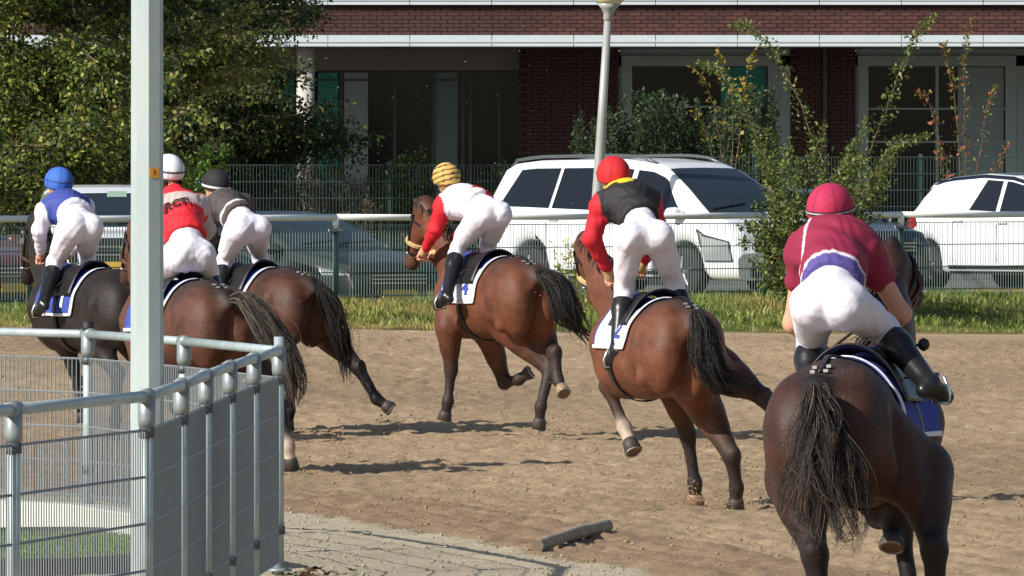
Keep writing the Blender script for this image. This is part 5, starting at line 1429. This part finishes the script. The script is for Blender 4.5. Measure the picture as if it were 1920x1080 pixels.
        C = hemv + np.array(sp) * (v0 + V2[:, 1])[:, None] + np.array(lat) * (u0 - V2[:, 0])[:, None]; Dn = np.tile(np.array(nrm), (len(C), 1))
        pt = march(Jq, C - Dn * .05, Dn, .010, .4)
        for x, p in zip(bm.verts, pt): x.co = Vector(p) - b
        m2 = bpy.data.meshes.new('lettering'); bm.to_mesh(m2); bm.free(); link('lettering', m2, mat('silks print', lin(colr), .8), root)
    # reins from the hands to the bit, stirrups at the feet: part of the horse's tack
    if hr:
        hroot = hr['root']
        for k, s_ in (('L', 1), ('R', -1)):
            a = hr['bit'] + Vector((0, s_ * .07, 0)); c = J[k + 'W'] + (J[k + 'W'] - J[k + 'E']).normalized() * .07; m_ = (a + c) / 2 - Vector((0, -s_ * .02, .04))
            MB().tube([a, a.lerp(m_, .5) - Vector((0, 0, .01)), m_, m_.lerp(c, .5), c], .008, 5).build('rein', brown_leather, hroot, True)
            an, to_ = J[k + 'A'], J[k + 'T']; c = an.lerp(to_, .62) - Vector((0, 0, .055)); ft = (to_ - an); ft.z = 0; ft.normalize(); sdv = Vector((-ft.y, ft.x, 0))
            pts = [c - sdv * .055, c - sdv * .062 + Vector((0, 0, .05)), c - sdv * .03 + Vector((0, 0, .12)), c + Vector((0, 0, .14)), c + sdv * .03 + Vector((0, 0, .12)), c + sdv * .062 + Vector((0, 0, .05)), c + sdv * .055, c - sdv * .055]
            MB().tube(pts, .008, 6).build('stirrup', steel_b, hroot, True)
            top = Vector(hr['lay']([.08], [s_ * R(40)], [.05])[0]); MB().tube([c + Vector((0, 0, .14)), top], .008, 4).build('stirrup_leather', leather, hroot)
    return root

def joints(fr, **k): return {n: fr(*v) for n, v in k.items()}
def flat(c):
    def g(la, az):
        q = np.tile(np.array(lin(c)), (len(la), 1)); k = np.round(az / (2 * math.pi / 48)).astype(int) % 8 == 4; q[k] *= .62; return q
    return g
def paint(n, c): return np.tile(np.array(lin(c)), (n, 1))

# rider in blue and white
J = joints(f1, pel=(148, 425, -.05), wa=(139, 402, .14), ch=(121, 388, .40), ne=(113, 370, .53), hd=(110, 347, .60), LS=(85, 396, .42), LE=(74, 432, .50), LW=(77, 474, .68), RS=(158, 388, .40), RE=(172, 430, .50), RW=(128, 476, .72),
           LHp=(132, 428, -.02), LK=(103, 492, .28), LA=(81, 570, .0), LT=(67, 590, .14), RHp=(166, 428, -.05), RK=(163, 482, .28), RA=(188, 560, 0), RT=(184, 580, .15))
def silk1(u, v, w, ds, dt):
    c = paint(len(u), (226, 222, 236)); m = (dt < ds + .012) & (v > .12); c[m] = lin((58, 72, 150)); return c
person('rider in blue helmet, blue vest and white sleeves at far left', f1, J, silk1, dict(col=flat((58, 104, 190)), peak=(40, 70, 140), band=[(4, 8, (44, 60, 120))]), hr=HZ[1], seedp=1)
# rider in dark jacket
J = joints(f2, pel=(461, 428, -.05), wa=(447, 406, .14), ch=(421, 388, .40), ne=(409, 372, .53), hd=(405, 350, .60), LS=(388, 396, .42), LE=(392, 432, .47), LW=(398, 474, .7), RS=(458, 382, .40), RE=(470, 425, .50), RW=(430, 476, .72),
           LHp=(443, 433, -.02), LK=(421, 490, .28), LA=(404, 570, .0), LT=(394, 588, .14), RHp=(481, 430, -.05), RK=(486, 480, .28), RA=(508, 555, 0), RT=(505, 575, .15))
def silk2(u, v, w, ds, dt):
    c = paint(len(u), (74, 66, 66)); m = (np.abs(v - .16) < .035) & (dt < ds + .02); c[m] = lin((206, 200, 204))
    rng = np.random.default_rng(5); m = (v > .78) & (np.sin(u * 90) + np.sin(v * 70) > .7); c[m] = lin((96, 120, 84)); return c
person('rider in dark jacket and black helmet with white band, behind the rider in red', f2, J, silk2, dict(col=flat((34, 33, 35)), band=[(-14, -5, (214, 214, 214))]), hr=HZ[2], seedp=2)
# rider in red
J = joints(f3, pel=(352, 474, -.10), wa=(347, 442, .06), ch=(338, 398, .26), ne=(325, 360, .40), hd=(316, 326, .48), LS=(298, 388, .28), LE=(284, 440, .40), LW=(300, 478, .62), RS=(372, 384, .28), RE=(388, 432, .40), RW=(340, 482, .66),
           LHp=(330, 482, -.06), LK=(300, 520, .30), LA=(290, 602, .04), LT=(282, 620, .18), RHp=(374, 480, -.08), RK=(392, 508, .30), RA=(408, 590, 0), RT=(404, 606, .15))
def silk3(u, v, w, ds, dt):
    c = paint(len(u), (214, 32, 48)); m = (np.abs(v - .64) < .13) & (w > 0); c[m] = lin((196, 178, 172))
    m2 = ds < dt - .02; c[m2] = lin((188, 176, 170)); return c
person('rider in bright red jersey with printed band, behind the pale mast', f3, J, silk3, dict(col=flat((226, 228, 234)), peak=(60, 60, 62), band=[(-2, 4, (60, 56, 60))]), hair=dict(len=.07, cols=((48, 30, 26), (70, 42, 34))), hr=HZ[3], backtext=('RCTI', .088, .165, .262, (60, 30, 34)), seedp=3, big=1.05, torso=1.02)
# rider in white and red, gold helmet
J = joints(f4, pel=(918, 400, -.06), wa=(897, 385, .14), ch=(866, 378, .42), ne=(848, 362, .55), hd=(838, 338, .62), LS=(832, 384, .44), LE=(816, 432, .52), LW=(797, 468, .74), RS=(893, 372, .42), RE=(890, 425, .52), RW=(820, 472, .80),
           LHp=(900, 406, -.03), LK=(857, 464, .28), LA=(838, 556, .0), LT=(819, 573, .15), RHp=(932, 404, -.06), RK=(913, 462, .28), RA=(930, 550, 0), RT=(925, 566, .15))
def silk4(u, v, w, ds, dt):
    c = paint(len(u), (232, 228, 236)); red = lin((206, 24, 40)); m = (ds < dt - .004); c[m] = red; m = (u < .0) & (v > .02) & (v < .9) & (w < .16 - .1 * v); c[m] = red; m = (u < -.05) & (v < .95); c[m] = red; return c
def gold(la, az):
    x = np.cos(la) * np.sin(az); c = np.tile(np.array(lin((206, 168, 92))), (len(la), 1)); st = np.sin((np.sin(la) * 1.0 + np.cos(la) * np.cos(az) * .35 + .1) * 17) > .62; c[st] = lin((44, 36, 28)); return c
person('rider in white and red silks with gold and black striped helmet', f4, J, silk4, dict(col=gold, peak=(150, 120, 60)), hair=dict(len=.05, cols=((196, 164, 110), (170, 136, 88))), hr=HZ[4], seedp=4, gloves=True, up=(-.05, .15, 1))
# rider in black vest and red sleeves
J = joints(f5, pel=(1207, 440, -.06), wa=(1197, 408, .10), ch=(1176, 378, .34), ne=(1158, 358, .47), hd=(1150, 334, .54), LS=(1128, 386, .36), LE=(1110, 448, .42), LW=(1140, 508, .56), RS=(1216, 376, .34), RE=(1236, 436, .44), RW=(1206, 492, .66),
           LHp=(1179, 448, -.05), LK=(1171, 540, .18), LA=(1157, 655, .0), LT=(1141, 684, .14), RHp=(1234, 446, -.07), RK=(1264, 530, .18), RA=(1292, 630, 0), RT=(1300, 648, .15))
def silk5(u, v, w, ds, dt):
    c = paint(len(u), (36, 34, 36)); m = ds < dt - .006; c[m] = lin((196, 26, 44)); m = (v > .80) & (v < .97) & (np.abs(u) < .14) & (w > -.1); c[m] = lin((226, 200, 40)); m = (np.abs(u - .0) < .055) & (v > .68) & (v < .9) & (w > 0); c[m] = lin((226, 200, 40)); return c
person('rider in black vest with yellow collar mark, red sleeves and red helmet', f5, J, silk5, dict(col=flat((200, 34, 42)), peak=(150, 24, 34)), hair=dict(len=.06, side=.02, cols=((206, 170, 112), (176, 134, 84), (220, 190, 140))), hr=HZ[5], seedp=5, gloves=True, torso=1.02, big=.92)
# nearest rider, magenta and purple
J = joints(f6, pel=(1556, 562, -.12), wa=(1563, 508, .08), ch=(1564, 468, .34), ne=(1560, 436, .48), hd=(1557, 402, .55), LS=(1509, 476, .36), LE=(1487, 606, .44), LW=(1535, 652, .68), RS=(1622, 472, .36), RE=(1690, 588, .46), RW=(1650, 648, .72),
           LHp=(1526, 574, -.10), LK=(1522, 640, .30), LA=(1512, 738, .06), LT=(1508, 758, .20), RHp=(1591, 574, -.10), RK=(1655, 614, .28), RA=(1744, 722, .0), RT=(1774, 742, .10))
def silk6(u, v, w, ds, dt):
    c = paint(len(u), (138, 28, 60)); pur = lin((84, 72, 140)); wh = lin((222, 216, 226))
    m = (v < .085); c[m] = pur; m = (v >= .085) & (v < .115); c[m] = wh
    m = (ds < dt + .03) & (np.abs(u) > .14) & (w > .02) & (np.abs(u) < .19); c[m] = pur; m = (np.abs(np.abs(u) - .19) < .007) & (w > .0); c[m] = wh; return c
person('rider in magenta and purple shirt with magenta helmet, on the nearest horse', f6, J, silk6, dict(col=flat((178, 38, 78)), size=.95, peak=(60, 30, 40), band=[(-7, 2, (40, 30, 36)), (-4, -1, (190, 180, 186))]), hair=dict(len=.06, cols=((116, 74, 48), (140, 96, 62))), sleeves='short', hr=HZ[6], seedp=6, big=.95, torso=1.10, hemf=.42)
# whip held on the near horse: shaft with round knob
wp = f6(1732, 646, .30); wq = f6(1652, 655, .74)
Mw = Matrix.Rotation(f6.rz, 3, 'Z'); root = empty('riding_whip', Vector(f6.loc()) + Mw @ wq, f6.rz); tag(root, 'black riding whip with round knob, held beside the nearest horse', 'whip')
MB().tube([wq - wq, wp - wq], .008, 6).build('shaft', leather, root, True)
MB().lathe([(.004, -.032), (.024, -.02), (.031, 0), (.024, .02), (.004, .032)], wp - wq, 12).build('knob', leather, root, True)

# ---------------------------------------------------------------- sand thrown up by the hooves
def thrown():
    pts = []; sz = []
    def burst(px, py, s, n, wx, wy, s0, s1):
        for _ in range(n):
            x = random.gauss(px, wx); y = random.gauss(py, wy); ss = s * random.uniform(.99, 1.01); p = P(x, y, ss)
            g = zg1(p.x, p.y)
            if p.z < g + .01: p.z = g + .01 + random.random() * .05
            pts.append(tuple(p)); sz.append(s0 + (s1 - s0) * random.random() ** 3)
    burst(1282, 925, 267, 420, 20, 16, .002, .012); burst(1348, 938, 267, 380, 20, 13, .002, .012); burst(1410, 948, 266, 120, 24, 6, .002, .010); burst(1270, 850, 250, 30, 14, 10, .004, .016)
    burst(548, 866, 238, 160, 10, 14, .002, .010); burst(640, 830, 230, 26, 9, 18, .004, .016); burst(745, 855, 230, 24, 10, 12, .004, .016); burst(1118, 840, 235, 26, 12, 8, .004, .018)
    burst(1040, 812, 215, 130, 26, 14, .003, .018); burst(735, 792, 212, 90, 22, 16, .003, .016); burst(640, 835, 230, 70, 18, 22, .003, .018); burst(1400, 900, 262, 60, 30, 26, .003, .016); burst(1240, 935, 266, 60, 24, 12, .003, .014)
    for _ in range(230):   # grains in the air behind the field
        x = random.uniform(520, 1500); y = 40 + 640 * random.random() ** .8; p = P(x, y, random.uniform(190, 260)); pts.append(tuple(p)); sz.append(.003 + .005 * random.random() ** 2)
    scatter_chunks('flying_sand', len(pts), np.array(pts), np.array(sz), mat('flying sand', lin((150, 126, 98)), .9), 'grains and clods of sand thrown into the air by the hooves')
thrown()
